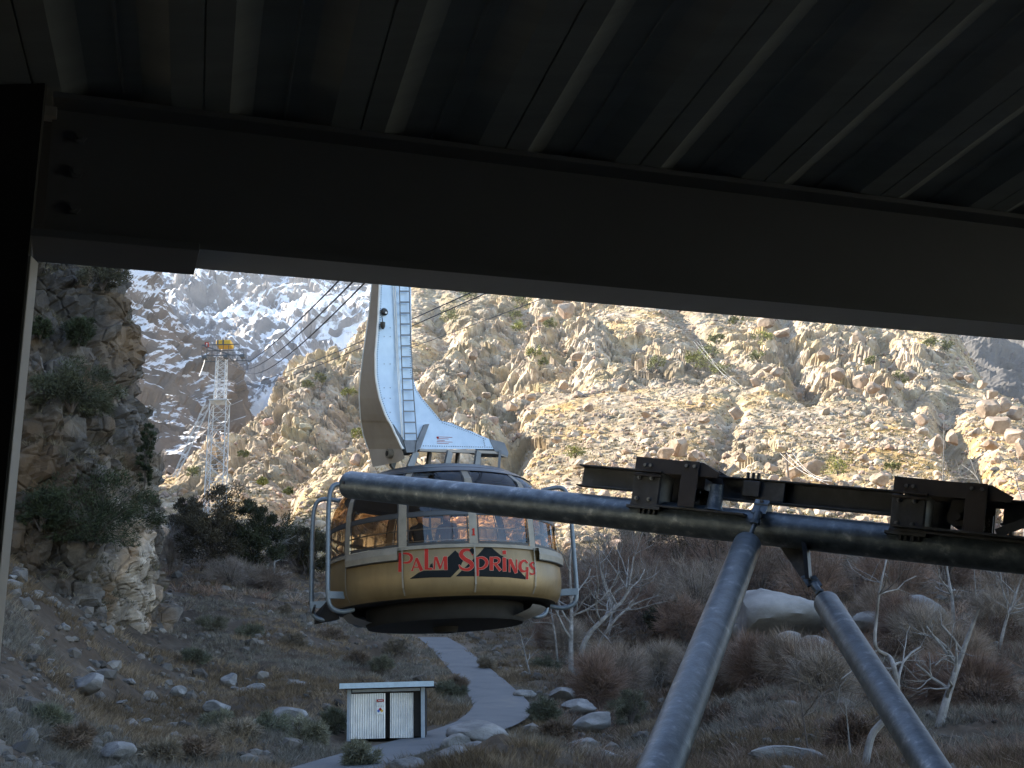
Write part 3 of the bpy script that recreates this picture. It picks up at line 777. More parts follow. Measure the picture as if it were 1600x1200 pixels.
for k in range(18):
    boulder(366 + k * 6.2 + random.uniform(-2, 2), 1082 + random.uniform(-5, 6) + k * .4, random.uniform(9, 17), 'grey stone in the low tumbled line left of the shed', .7, group='stones of the low tumbled line')
# big boulders on the sunlit hillside
HB = [(1060, 705, 46), (1040, 712, 34), (1085, 718, 30), (1240, 745, 44), (1272, 740, 50), (1205, 735, 26), (1225, 760, 30), (1290, 755, 24), (1375, 755, 40), (1420, 765, 34),
      (1195, 512, 44), (1225, 525, 34), (1340, 540, 40), (1290, 560, 36), (1310, 590, 34), (1330, 575, 26), (1345, 600, 34), (1215, 585, 24), (1290, 590, 22), (1200, 580, 20),
      (1365, 610, 30), (1380, 625, 22), (1405, 595, 34), (1420, 590, 30), (1500, 590, 24), (1515, 595, 24), (1535, 605, 26), (1550, 620, 30), (1545, 645, 44), (1570, 640, 36), (1590, 650, 34),
      (1560, 670, 50), (1585, 690, 50), (1600, 710, 46), (1545, 700, 34), (1525, 680, 26), (1490, 690, 30), (1440, 660, 26), (1465, 700, 34), (1180, 600, 22), (1110, 560, 20),
      (920, 730, 30), (948, 745, 34), (985, 740, 28), (965, 760, 30), (870, 690, 24), (920, 640, 26), (975, 610, 24), (1010, 650, 22), (880, 605, 26), (830, 625, 22), (800, 640, 26), (905, 560, 30), (870, 470, 34), (885, 490, 36), (850, 500, 24), (1000, 520, 28), (740, 560, 26), (720, 590, 26), (760, 620, 22), (690, 640, 24), (1150, 650, 26), (1100, 660, 22), (1320, 700, 24), (1350, 720, 28), (1160, 720, 26)]
for x, y, w in HB:
    if x > 1480: lab, g = 'pinkish stacked boulder on the right-hand crest of the sunlit hill', 'stacked boulders on the right crest'
    elif 1170 < x and y < 640: lab, g = 'large sunlit boulder in the upper right crag of the hill', 'boulders of the upper right crag'
    elif x > 1170: lab, g = 'large tan boulder on the open lower slope right of the first bracket', 'large boulders on the lower right slope'
    elif y > 640: lab, g = 'tan boulder on the open hillside above the pipe and left bracket', 'boulders on the hillside above the pipe'
    else: lab, g = 'sunlit boulder high on the hillside just under the beam', 'boulders high on the hillside'
    o = boulder(x, y, w * .82, lab, random.uniform(.7, 1.05), group=g, dmin=100)
    o.material_slots[0].link = 'OBJECT'; o.material_slots[0].material = MT['hillrock2'] if 'hillrock2' in MT else None
MT['hillrock2'] = rock_mat('sunlit_granite', (.15, .11, .08), (.30, .235, .18), (.45, .375, .30), (.30, .19, .125), .8, .06, stain_amt=.6)
for o in COL.objects:
    if o.name.startswith('boulder') and o.material_slots and o.material_slots[0].link == 'OBJECT': o.material_slots[0].material = MT['hillrock2']

# ------------------------------------------------------------------ blades, leaves
def blades(base, direc, L, w, bend, rng):
    n = len(base); side = np.cross(direc, rng.normal(size=(n, 3))); side /= np.linalg.norm(side, axis=1, keepdims=True)
    side = side * (w / 2)[:, None]
    mid = base + direc * (L * .5)[:, None]
    tip = base + direc * L[:, None] + bend
    V = np.stack([base - side, base + side, mid - side * .8 + bend * .3, mid + side * .8 + bend * .3, tip], 1).reshape(-1, 3)
    k = np.arange(n)[:, None] * 5
    Q = k + np.array([[0, 1, 3, 2]]); T = k + np.array([[2, 3, 4]])
    return V, Q, T
def tufts(name, pos, rad_, height, nb, col, m, rng, width=.03, spread=.9, kind='stuff', parent=None, coljit=.15):
    n = len(pos); B = np.repeat(pos, nb, 0); h = np.repeat(height, nb); r = np.repeat(rad_, nb); C = np.repeat(col, nb, 0)
    ang = rng.uniform(0, 6.283, n * nb); rr = np.sqrt(rng.random(n * nb)) * r
    B = B + np.c_[np.cos(ang) * rr * .5, np.sin(ang) * rr * .5, -.05 * np.ones(n * nb)]
    tilt = rng.random(n * nb) * spread
    d = np.c_[np.cos(ang) * tilt, np.sin(ang) * tilt, np.ones(n * nb)] + rng.normal(0, .15, (n * nb, 3)); d /= np.linalg.norm(d, axis=1, keepdims=True)
    L = h * rng.uniform(.5, 1.1, n * nb)
    bend = np.c_[np.cos(ang), np.sin(ang), -.6 * np.ones(n * nb)] * (L * rng.uniform(.05, .35, n * nb))[:, None]
    V, Q, T = blades(B, d, L, np.full(n * nb, width) * np.clip(B[:, 1] / 45., .6, 3), bend, rng)
    c = np.repeat(C * (1 + rng.normal(0, coljit, (n * nb, 1))), 5, 0)
    o = npmesh(name, V, Q, m, np.clip(c, 0, 1), T=T, parent=parent)
    if kind: tag(o, kind=kind)
    return o
rg = np.random.default_rng(77)
def ground_pick(n, r0=70, r1=418, c0=20, c1=820):
    p = pick(GRID, r0, r1, c0, c1, n, rg)
    k = (road_dist(p[:, 0], p[:, 1]) > 1.65) & (np.hypot(p[:, 0] - SHED[0], (p[:, 1] - SHED[1] + .8)) > 2.9)
    return p[k]
pos = ground_pick(85000); a, b = proj(pos); dn = fbm(pos / 5., 3)
k = (dn > -.42) & ~((a < 300) & (b > 880) & (b < 1090) & (dn < .12)) & (a > -60) & (a < 1700) & (b > 780) & (b < 1300) & ~((a > 655) & (a < 800) & (b > 1135) & (b < 1178)) & ~((a > 860) & (a < 965) & (b > 1085) & (rg.random(len(a)) < .7))
pos = pos[k]; hue = fbm(pos / 8. + 50, 3)
tan_, rust, grey = np.array([.24, .18, .12]), np.array([.155, .112, .07]), np.array([.19, .17, .14])
cl = np.where((hue > .15)[:, None], rust, np.where((hue < -.1)[:, None], grey, tan_)) * (1 + rg.normal(0, .2, (len(pos), 1)))
tufts('dry_grass', pos, np.full(len(pos), .35), rg.uniform(.2, .62, len(pos)), 15, cl, MT['grass'], rg, .016)
print('grass', len(pos))
HPK = pick(HGRID, 20, 940, 40, 735, 34000, rg); a, b = proj(HPK); dn = fbm(HPK / 12. + 33, 3)
k = (dn > -.2) & (a > 150) & (a < 1700) & (b > 330) & (b < 900); HPK = HPK[k]; hue = fbm(HPK / 16. + 12, 2)
cl = np.where((hue > .0)[:, None], np.array([.34, .26, .13]), np.array([.13, .115, .06])) * (1 + rg.normal(0, .22, (len(HPK), 1)))
tufts('hillside_scrub', HPK, np.full(len(HPK), .6), rg.uniform(.35, 1.15, len(HPK)), 8, cl, MT['grass'], rg, .05, 1.1)
CG2 = CLG[5:-5, 5:int(ns * LE / seg[-1]) + 20]; cnn = grid_normals(CG2.reshape(-1, 3), CG2.shape[0], CG2.shape[1]); cnn[(cnn * np.array([0, -1, 0])).sum(-1) < 0] *= -1
ci = np.where((cnn[:, 2] > .42) & (CG2.reshape(-1, 3)[:, 2] < 45))[0]; ci = rg.choice(ci, 5200); CPK = CG2.reshape(-1, 3)[ci]; dn = fbm(CPK / 4. + 3, 2); CPK = CPK[dn > -.1]
cl = np.array([.15, .125, .085]) * (1 + rg.normal(0, .25, (len(CPK), 1))); cl = np.where((rg.random(len(CPK)) > .6)[:, None], np.array([.085, .08, .05]), cl)
tufts('cliff_scrub', CPK, np.full(len(CPK), .35), rg.uniform(.25, .8, len(CPK)), 14, cl, MT['grass'], rg, .016, 1.2)
# reddish twig thicket on the right and mid slopes
pos = ground_pick(16000, 110, 418); a, b = proj(pos); dn = fbm(pos / 5. + 9, 3)
k = (((a > 850) & (dn > -.25)) | ((a > 250) & (a < 1000) & (b < 960) & (dn > .05))) & (a < 1750) & (a > -50) & (rg.random(len(a)) < .75)
pos = pos[k]; cl = np.where((rg.random(len(pos)) > .4)[:, None], np.array([.19, .125, .095]), np.array([.26, .205, .165])) * (1 + rg.normal(0, .25, (len(pos), 1))) * (1 + .6 * fbm(pos / 11. + 70, 2))[:, None]
a, b = proj(pos)
tufts('twig_thicket', pos, np.full(len(pos), .9), rg.uniform(.45, 1.7, len(pos)) * np.where(b > 1040, .5, 1.), 28, cl, MT['grass'], rg, .016, 1.5)
print('thicket', len(pos))

def leafy(name, foot, rx, rz, nleaf, label, cat, colr, group=None, leaf=.10, stems=9, seed=0, squash=1., trunk_h=.25, wid=.5, ncl=26):
    """bush: an Empty with stems and foliage; foliage in uneven clumps"""
    r = np.random.default_rng(seed)
    root = empty(name, foot, label, cat, group)
    m = MB(); tips = []
    for k in range(stems):
        a = r.uniform(0, 6.28); t = r.uniform(.1, 1.)
        tip = np.array([math.cos(a) * rx * t * .85, math.sin(a) * rx * t * .85 * squash, rz * r.uniform(.9, 1.75)])
        mid = tip * np.array([.35, .35, .45]); m.tube([(0, 0, -.2), mid, tip], [.06 * rx / 1.5, .035 * rx / 1.5, .01], 5); tips.append(tip)
    m.build('stem', MT['darkbark'], root)
    c = []
    for k in range(ncl):
        d = r.normal(size=3); d /= np.linalg.norm(d); rr = r.random() ** .45
        c.append((d[0] * rx * rr, d[1] * rx * rr * squash, rz * (1 + trunk_h) + d[2] * rz * rr))
    c = np.array(c); cs = r.uniform(.16, .42, ncl) * rx * (26 / ncl) ** .25; cb = r.uniform(.65, 1.3, ncl)
    i = r.integers(0, ncl, nleaf); d = r.normal(size=(nleaf, 3)); d /= np.linalg.norm(d, axis=1, keepdims=True)
    p = c[i] + d * (cs[i] * r.random(nleaf) ** .4)[:, None] * np.array([1, 1, .8])
    p[:, 2] = np.maximum(p[:, 2], .05)
    out = p - np.array([0, 0, rz * .4]); out /= np.linalg.norm(out, axis=1, keepdims=True) + 1e-6
    dr = out + r.normal(0, .6, (nleaf, 3)); dr /= np.linalg.norm(dr, axis=1, keepdims=True)
    V, Q, T = blades(p, dr, r.uniform(.7, 1.6, nleaf) * leaf, np.full(nleaf, leaf * wid), np.zeros((nleaf, 3)), r)
    col = np.repeat(np.array(colr)[None] * cb[i][:, None] * (1 + r.normal(0, .15, (nleaf, 1))), 5, 0)
    npmesh('foliage', V, Q, MT['leaf'], np.clip(col, 0, 1), T=T, parent=root)
    return root
GREEN, OLIVE, SAGE = (.036, .046, .022), (.085, .10, .035), (.12, .125, .085)
def on_ground(px, py, dmin=14, dz=0.):
    p = hit(px, py, dmin=dmin); p[2] += dz; return p
def px2m(px, D): return px * D / F
# shrubs on the cliff
for k, (x, y, wpx, hpx, lab, cgr) in enumerate([
    (140, 850, 200, 110, 'large dark green bush hanging over the lower left bank', GREEN),
    (60, 825, 90, 70, 'dark bush beside the steel column low on the cliff', GREEN),
    (110, 640, 150, 75, 'wide spiky grey-green shrub in the middle of the cliff', (.07, .075, .045)),
    (118, 540, 60, 50, 'small dark shrub in a cleft of the upper cliff', GREEN),
    (152, 455, 80, 46, 'grey-green shrub at the top of the cliff under the beam', (.085, .08, .05)),
    (60, 530, 36, 30, 'little dark bush beside the column on the upper cliff', GREEN),
    (258, 780, 26, 130, 'narrow dark bush growing up the shaded edge of the cliff', GREEN)]):
    p = cliff_pt(x, y); p = p + np.array([.3, -.5, 0])
    leafy('cliff_shrub', p, px2m(wpx / 2, p[1]), px2m(hpx / 2, p[1]), 15000 if wpx > 100 else 5000, lab, 'shrub', cgr, leaf=.17, seed=k, stems=12, trunk_h=-.1, wid=.28, ncl=60)
# dark trees on the canyon floor
for k, (x, y, wpx, hpx, lab) in enumerate([
    (335, 895, 130, 120, 'broad dark olive tree left of the lattice tower foot'),
    (398, 905, 100, 115, 'rounded dark green tree right of the broad tree below the tower'),
    (292, 880, 60, 95, 'dark tree close to the shaded edge of the cliff'),
    (482, 905, 80, 75, 'dark olive tree just left of the cable car'),
    (1105, 905, 150, 85, 'wide dark green tree under the pipe beside the first strut'),
    (1010, 895, 90, 70, 'dark tree behind the bare trees right of the cable car'),
    (1060, 995, 90, 45, 'dark bush in the creek bed left of the first strut')]):
    p = on_ground(x, y)
    leafy('dark_tree', p, px2m(wpx / 2, p[1]), px2m(hpx / 2, p[1]), 17000, lab, 'tree', [(.062, .052, .032), (.034, .040, .019), (.06, .052, .033), (.06, .055, .03), (.035, .038, .02), (.055, .048, .03), (.03, .033, .018)][k], leaf=.26, seed=40 + k, stems=22, ncl=75, wid=.3)
# pale shrubs of the floor
fl = [(75, 1140, 54, 40), (110, 1172, 60, 44), (335, 1150, 60, 46), (370, 1170, 70, 50), (420, 1160, 70, 55), (300, 1190, 70, 40), (480, 1168, 60, 55), (250, 1190, 60, 36), (520, 1150, 36, 50), (560, 1040, 40, 26), (595, 1048, 36, 26),
      (620, 1020, 40, 28), (705, 1090, 46, 32), (715, 1078, 34, 26), (560, 1195, 60, 36), (790, 1185, 40, 40), (850, 1130, 50, 46), (870, 1160, 50, 40), (830, 1195, 60, 34), (760, 1045, 30, 22), (850, 1050, 50, 30), (930, 1080, 60, 40), (985, 1130, 60, 60),
      (460, 1010, 40, 26), (390, 1000, 50, 28), (520, 1000, 44, 24), (330, 985, 44, 28), (440, 960, 36, 20), (300, 1040, 50, 30), (1120, 1150, 90, 70), (1200, 1110, 90, 60), (1330, 1180, 80, 70), (1420, 1090, 90, 70), (1540, 1120, 110, 80), (1560, 1010, 90, 60), (1400, 1030, 70, 50)]
for k, (x, y, w_, h_) in enumerate(fl):
    p = on_ground(x, y)
    c_ = [SAGE, (.17, .125, .09), (.15, .145, .10), (.20, .165, .12)][k % 4]
    if x > 1050: lab, g, c_ = 'tangled brown bush on the slope around the struts', 'brown bushes around the struts', (.14, .095, .07)
    elif x > 740: lab, g = 'dry bush among the boulders right of the road', 'dry bushes right of the road'
    elif y > 1100: lab, g = 'dry feathery bush on the near ground left of the shed', 'feathery bushes near the shed'
    else: lab, g = 'low dry bush on the grassy slope behind the shed', 'low bushes on the slope behind the shed'
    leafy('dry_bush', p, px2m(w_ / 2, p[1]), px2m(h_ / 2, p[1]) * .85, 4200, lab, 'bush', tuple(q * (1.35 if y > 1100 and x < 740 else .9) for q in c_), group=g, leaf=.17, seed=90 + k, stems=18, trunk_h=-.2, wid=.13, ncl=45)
rb_ = np.random.default_rng(91)
for k in range(44):
    x = 860 + (k % 22) * 34 + rb_.uniform(-14, 14); y = rb_.uniform(900, 975) if k < 22 else rb_.uniform(985, 1110)
    if k >= 22 and 1110 < x < 1310: y = max(y, 1075)
    p = on_ground(x, y); hpx = rb_.uniform(75, 125) if k < 22 else rb_.uniform(45, 80)
    leafy('bare_shrub', p, px2m(hpx * .55, p[1]), px2m(hpx * .5, p[1]), 6000, 'leafless grey-brown shrub in the tangle under the pipe', 'shrub', [(.24, .16, .12), (.28, .22, .175), (.20, .135, .105), (.30, .25, .205)][k % 4], group='leafless shrubs of the tangle under the pipe',
          leaf=.8, seed=700 + k, stems=22, trunk_h=-.05, wid=.02, ncl=90)
for k, (x, y, w_, h_) in enumerate([(300, 870, 60, 90), (265, 900, 50, 90), (440, 890, 60, 70), (470, 900, 50, 60), (360, 915, 70, 40), (420, 925, 60, 36), (545, 905, 40, 60)]):
    p = on_ground(x, y)
    leafy('bare_shrub', p, px2m(w_ * .55, p[1]), px2m(h_ * .5, p[1]), 4200, 'grey-brown leafless shrub at the foot of the cliff and tower', 'shrub', [(.22, .18, .155), (.26, .22, .19), (.18, .14, .115)][k % 3], group='leafless shrubs at the foot of the cliff and tower', leaf=.7, seed=800 + k, stems=16, trunk_h=-.05, wid=.03, ncl=50)
# green shrubs dotting the sunlit hillside
hs = [(410, 765, 20), (300, 750, 26), (420, 850, 24), (545, 625, 26), (480, 610, 18), (500, 600, 22), (590, 500, 22), (700, 505, 30), (815, 483, 34), (812, 520, 26), (805, 500, 20), (860, 515, 22), (835, 560, 26), (850, 575, 18), (1025, 580, 34), (900, 722, 36),
      (1100, 580, 40), (1125, 590, 44), (1085, 570, 30), (1115, 562, 40), (1405, 605, 34), (1195, 540, 34), (1185, 570, 30), (1150, 510, 24), (1310, 750, 44), (1360, 573, 22), (1120, 540, 24), (1030, 480, 26), (730, 470, 30), (1395, 745, 24), (560, 690, 26), (380, 720, 18), (450, 780, 18), (1455, 545, 26), (1480, 550, 24)]
for k, (x, y, w_) in enumerate(hs):
    p = on_ground(x, y, dmin=90, dz=1.2)
    g = 'green shrubs dotting the sunlit hillside'
    leafy('hillside_shrub', p, px2m(w_ / 2, p[1]), px2m(w_ * .3, p[1]), 700, ('green shrub on the sunlit hillside left of the hanger arm' if x < 600 else 'green shrub on the sunlit hillside right of the hanger arm'), 'shrub', (.16, .17, .06) if k % 3 else (.20, .21, .05),
          group=g, leaf=px2m(2.4, p[1]), seed=200 + k, stems=6, trunk_h=0)

# ------------------------------------------------------------------ bare trees
def branch(m, twig, p, d, L, r, depth, rng, maxd, gn=.18):
    n = 4; pts = [p]; rr = [r]
    for k in range(n):
        d = d + rng.normal(0, gn, 3) + np.array([0, 0, .06]); d /= np.linalg.norm(d)
        pts.append(pts[-1] + d * L / n); rr.append(r * (1 - .13 * (k + 1)))
    (m if depth < 2 else twig).tube(pts, rr, 6 if depth < 2 else 4 if depth < 3 else 3, cap=False)
    if depth >= maxd: return
    nb = rng.integers(2, 4) if depth else rng.integers(3, 6)
    for k in range(nb):
        i = rng.integers(1 if depth else 2, n + 1)
        s = rng.normal(size=3); s -= d * (s @ d); s /= np.linalg.norm(s)
        nd = d * rng.uniform(.35, .9) + s * rng.uniform(.5, 1.0); nd /= np.linalg.norm(nd)
        branch(m, twig, pts[i], nd, L * rng.uniform(.5, .8), rr[i] * rng.uniform(.45, .65), depth + 1, rng, maxd, gn)
def bare_tree(pix, D, rpx, label, seed, group=None, bark='bark', nb=8, maxd=5, spread=1., blen=.42):
    """pix: trunk path in photo pixels (foot first)"""
    r = np.random.default_rng(seed)
    foot = hit(*pix[0]) if D is None else P(*pix[0], D)
    D = foot[1]
    if len(pix) > 1:
        path = [foot + 0]
        for k, q in enumerate(pix[1:]): path.append(P(q[0], q[1], D + r.uniform(-.4, .4)))
    path = catmull(path, 5)
    root = empty('bare_tree', foot, label, 'tree', group)
    loc = [p - foot for p in path]; loc[0] = loc[0] - np.array([0, 0, .3])
    rad0 = px2m(rpx / 2, D); n = len(loc)
    rr = [rad0 * (1 - .8 * k / (n - 1)) for k in range(n)]
    m = MB(); tw = MB(); m.tube(loc, rr, 8, cap=False)
    L = np.linalg.norm(loc[-1] - loc[0])
    for k in range(nb):
        i = int(r.uniform(.28, .98) * (n - 1)); d = loc[min(i + 1, n - 1)] - loc[max(i - 1, 0)]; d /= np.linalg.norm(d)
        s = r.normal(size=3); s -= d * (s @ d); s /= np.linalg.norm(s)
        nd = d * r.uniform(.3, .8) + s * spread * .9; nd /= np.linalg.norm(nd)
        branch(m, tw, loc[i], nd, L * blen * r.uniform(.6, 1.1), rr[i] * .6, 1, r, maxd)
    m.build('trunk', MT[bark], root, smooth=True); tw.build('branches', MT[bark], root)
    return root
bare_tree([(893, 1062), (892, 1010), (893, 950), (890, 880), (896, 830)], None, 9, 'tall straight white trunk just right of the cable car', 1, maxd=4)
bare_tree([(900, 1060), (915, 1000), (945, 965), (975, 935), (985, 900), (990, 870)], None, 9, 'pale tree forking beside the straight white trunk', 2, nb=10)
bare_tree([(872, 1050), (868, 1000), (862, 960), (858, 930)], None, 4, 'thin bare sapling left of the straight white trunk', 3, nb=4, maxd=3)
bare_tree([(930, 1055), (935, 1010), (960, 970), (990, 945), (1030, 930)], None, 6, 'bare tree leaning right with drooping branches by the creek', 4, nb=8)
bare_tree([(950, 1000), (955, 950), (940, 900), (935, 850)], None, 5, 'slender bare tree in the grey brush right of the cable car', 5, nb=7)
bare_tree([(1350, 1205), (1362, 1150), (1385, 1120), (1402, 1080), (1396, 1040), (1388, 1025), (1368, 1010), (1370, 960), (1375, 920), (1386, 870)], None, 12, 'crooked white sycamore snaking up behind the second strut', 6, nb=10, blen=.28)
bare_tree([(1465, 1145), (1480, 1090), (1500, 1030), (1520, 975), (1530, 950)], None, 14, 'thick dead trunk leaning right at the far right', 7, nb=6, blen=.35)
bare_tree([(1490, 1000), (1488, 940), (1480, 890), (1478, 850)], None, 7, 'straight pale trunk behind the right end of the pipe', 8, nb=6, blen=.35)
bare_tree([(1470, 880), (1472, 800), (1474, 720), (1475, 650)], None, 3, 'tall thin bare tree rising above the rail against the sunlit hill', 9, nb=9, blen=.22)
bare_tree([(1560, 860), (1545, 790), (1525, 740), (1510, 700)], None, 4, 'bare tree in front of the boulders at the right edge', 10, nb=9, blen=.4)
bare_tree([(1600, 860), (1600, 800), (1590, 760), (1580, 720)], None, 4, 'bare tree cut by the right edge above the bracket', 11, nb=9, blen=.4)
bare_tree([(1560, 1020), (1572, 970), (1590, 920), (1600, 890)], None, 6, 'bent bare tree under the pipe at the right edge', 12, nb=8)
bare_tree([(1265, 1190), (1255, 1120), (1245, 1040), (1240, 980)], None, 3, 'very thin bare sapling between the two struts', 13, nb=6, maxd=3, bark='darkbark')
bare_tree([(1330, 1195), (1325, 1140), (1320, 1090)], None, 4, 'short bare stem left of the crooked sycamore', 14, nb=5, maxd=3)
bare_tree([(416, 905), (418, 870), (420, 845), (424, 820)], None, 5, 'bare tree with pale stems left of the white flat rock', 15, nb=8)
bare_tree([(428, 900), (430, 865), (440, 835)], None, 4, 'thin pale bare tree beside the white flat rock', 16, nb=7)
bare_tree([(455, 890), (452, 850), (456, 820)], None, 3, 'greyish bare tree behind the white flat rock', 17, nb=8)
bare_tree([(276, 885), (272, 850), (266, 820)], None, 4, 'fan of pale bare stems at the foot of the cliff edge', 18, nb=8, spread=.6)
bare_tree([(284, 890), (292, 855), (305, 830)], None, 4, 'bare tree leaning right near the cliff edge', 19, nb=7)
bare_tree([(830, 1062), (820, 1020), (812, 985)], None, 3, 'small bare tree on the verge right of the road', 20, nb=5, maxd=3)
bare_tree([(1130, 880), (1135, 850), (1140, 830)], None, 3, 'bare tree under the pipe left of the first strut', 21, nb=8)
rt_ = np.random.default_rng(4)
for k in range(28):
    x = rt_.uniform(880, 1600); y = rt_.uniform(885, 960)
    h = rt_.uniform(50, 90); dx = rt_.uniform(-16, 16)
    bare_tree([(x, y), (x + dx * .4, y - h * .5), (x + dx, y - h)], None, rt_.uniform(2, 3.6), 'slender grey bare tree in the dim thicket behind the pipe', 300 + k, group='bare trees of the thicket behind the pipe', nb=7, maxd=4, spread=.8)

# ------------------------------------------------------------------ cable car
ZO = 3.0
cx = P(695, 870, 28.0)[0]
car = empty('cable_car', (cx, 28.0, ZO), 'gold and cream round cable car with tinted windows hanging from a white arm', 'cable car')
CARM = Matrix.Translation((cx, 28.0, ZO)) @ Matrix.Rotation(rad(-1.3), 4, 'Y') @ Matrix.Rotation(rad(1.0), 4, 'X')
car.matrix_world = CARM
CI = np.array(CARM.inverted())
def loc(p):
    p = np.asarray(p, float); return p @ CI[:3, :3].T + CI[:3, 3]
def LP(px, py, D): return loc(P(px, py, D))
# local profiles (r, z), z = world height - 3
LOW = [(2.63, 1.43), (2.675, 1.15), (2.69, .85), (2.66, .62), (2.60, .47), (2.52, .39)]
LOW = [tuple(p) for p in catmull([(r, z, 0) for r, z in LOW], 5)[:, :2]]
WIN = [(2.63, 1.45), (2.61, 1.9), (2.575, 2.3), (2.50, 2.62), (2.36, 2.90), (2.15, 3.12), (1.9, 3.27)]
WINs = catmull([(r, z, 0) for r, z in WIN], 6)[:, :2]
def seg_prof(z0, z1, off=0., n=7):
    zs = np.linspace(z0, z1, n); return [(float(np.interp(z, WINs[:, 1], WINs[:, 0])) + off, float(z)) for z in zs]
M0, MS = rad(17.5), 2 * math.pi / 11
m = MB(); m.lathe(LOW, 128); m.build('lower_body', MT['paint'], car, smooth=True)
m = MB(); m.lathe([(2.52, .39), (2.42, .36), (2.2, .38), (1.78, .40)], 128); m.build('hull_underside', MT['drum'], car, smooth=True)
m = MB(); m.lathe([(2.66, 1.44), (2.66, 1.38), (2.685, 1.38), (2.685, 1.45), (2.63, 1.47), (2.56, 1.47)], 128); m.build('sill_band', MT['cream'], car, smooth=True)
for k in range(11):
    a0 = M0 + k * MS; hw = .038
    m = MB(); m.lathe(seg_prof(1.46, 3.22, .03), 2, a0 - hw * .9, a0 + hw * .9)
    m.lathe([(2.70, 1.42), (2.705, 1.15), (2.715, .85), (2.69, .60), (2.60, .44)], 1, a0 - .006, a0 + .006)
    m.build('mullion', MT['cream'], car)
    for z0, z1 in ((1.50, 2.09), (2.17, 3.16)):
        b0, b1 = a0 + hw, a0 + MS - hw
        g = MB(); g.lathe(seg_prof(z0, z1, -.005), 16, b0, b1); w = g.build('window', MT['glass'], car, smooth=True)
        fr = MB(); fr.lathe(seg_prof(z0 - .03, z0 + .02, .012, 2), 16, b0, b1); fr.lathe(seg_prof(z1 - .02, z1 + .03, .012, 2), 16, b0, b1)
        for s in (b0, b1 - .012): fr.lathe(seg_prof(z0, z1, .013), 1, s, s + .012)
        fr.build('window_gasket', MT['black'], w)
m = MB(); m.lathe(seg_prof(2.09, 2.17, .02, 3), 128); m.build('transom_ring', MT['roofp'], car, smooth=True)
m = MB(); m.lathe([(1.97, 3.22), (1.93, 3.28), (1.88, 3.30), (1.7, 3.40), (1.2, 3.52), (.6, 3.60), (.01, 3.62)], 96); m.lathe([(2.13, 3.15), (2.05, 3.21), (1.97, 3.25), (1.9, 3.28)], 96)
m.build('roof', MT['roofp'], car, smooth=True)
for a0, a1 in ((M0 - 2 * MS, M0 - MS), (M0 + MS, M0 + 2 * MS), (M0 + 5 * MS, M0 + 6 * MS)):
    m = MB(); m.lathe([(2.66, 1.22), (2.77, 1.20), (2.78, 1.30), (2.76, 1.42), (2.66, 1.44)], 20, a0 + .03, a1 - .03)
    m.lathe([(2.70, 1.18), (2.775, 1.18), (2.775, 1.2)], 20, a0 + .03, a1 - .03); m.build('window_apron', MT['cream'], car)
    m = MB(); m.lathe([(2.64, 1.195), (2.765, 1.19), (2.765, 1.165), (2.64, 1.15)], 20, a0 + .03, a1 - .03); m.build('apron_shadow_gap', MT['black'], car)
# inside
m = MB(); m.lathe([(.01, .62), (2.5, .62), (2.5, .55)], 64); m.build('cabin_floor', MT['drum'], car)
m = MB(); m.lathe([(.01, 2.95), (2.0, 2.95), (2.25, 2.9)], 64); m.build('cabin_ceiling', MT['roofp'], car)
m = MB()
for k in range(48):
    a, b = 2 * math.pi * k / 48, 2 * math.pi * (k + 1) / 48
    m.bar((2.45 * math.sin(a), -2.45 * math.cos(a), 1.83), (2.45 * math.sin(b), -2.45 * math.cos(b), 1.83), .025)
    m.bar((2.45 * math.sin(a), -2.45 * math.cos(a), 1.58), (2.45 * math.sin(b), -2.45 * math.cos(b), 1.58), .02)
m.build('handrail', MT['greysteel'], car)
m = MB(); m.box((.35, -.2, 1.1), (.5, .35, 1.0)); m.box((.35, -.3, 1.75), (.34, .12, .3)); m.tube([(-.25, -.4, .6), (-.25, -.4, 2.9)], .025, 8); m.build('control_console', MT['black'], car, bevel=.02)
# drum, underside boss
m = MB(); m.lathe([(1.79, .40), (1.79, .22), (1.79, .06), (1.76, .0), (.01, -.02)], 96)
m.lathe([(.30, 0), (.26, -.14), (.01, -.16)], 24); m.build('floor_drum', MT['drum'], car, smooth=True)
m = MB(); m.lathe([(2.30, .285), (2.22, .20), (1.9, .10), (1.80, .08)], 60, rad(60), rad(300)); m.build('lower_skirt', MT['under'], car, smooth=True)
# bumper tubes
def pol(a, r, z): a = rad(a); return (r * math.sin(a), -r * math.cos(a), z)
for k, a in enumerate((-52, -88, -128, 88, 128)):
    m = MB(); m.tube(catmull([pol(a, 2.35, 3.0), pol(a, 2.78, 3.05), pol(a, 2.95, 2.85), pol(a, 3.0, 2.3), pol(a, 3.02, 1.2), pol(a, 3.02, .62), pol(a, 2.95, .36), pol(a, 2.7, .27), pol(a, 2.4, .32)], 5), .052, 10)
    b = m.build('bumper_tube', MT['bumper'], car, smooth=True)
    m = MB(); c0 = np.array(pol(a, 2.80, .62)); rr = np.array([[math.cos(rad(a)), math.sin(rad(a)), 0], [math.sin(rad(a)), -math.cos(rad(a)), 0], [0, 0, 1]])
    m.box(c0, (.10, .50, .15), R=rr); m.build('bumper_bracket', MT['bumper'], b)
m = MB(); m.tube([pol(-70, 2.98, .5), pol(-88, 3.0, .45)], .03, 8)
m.prism([pol(-80, 2.62, .7), pol(-92, 3.0, .42), pol(-92, 3.0, .20), pol(-80, 2.4, .25)], (0, .05, 0)); m.build('bumper_gusset', MT['black'], car)
m = MB(); m.box(LP(642, 739, 26.2), (.13, .03, .13)); m.build('roof_plate', MT['white'], car)

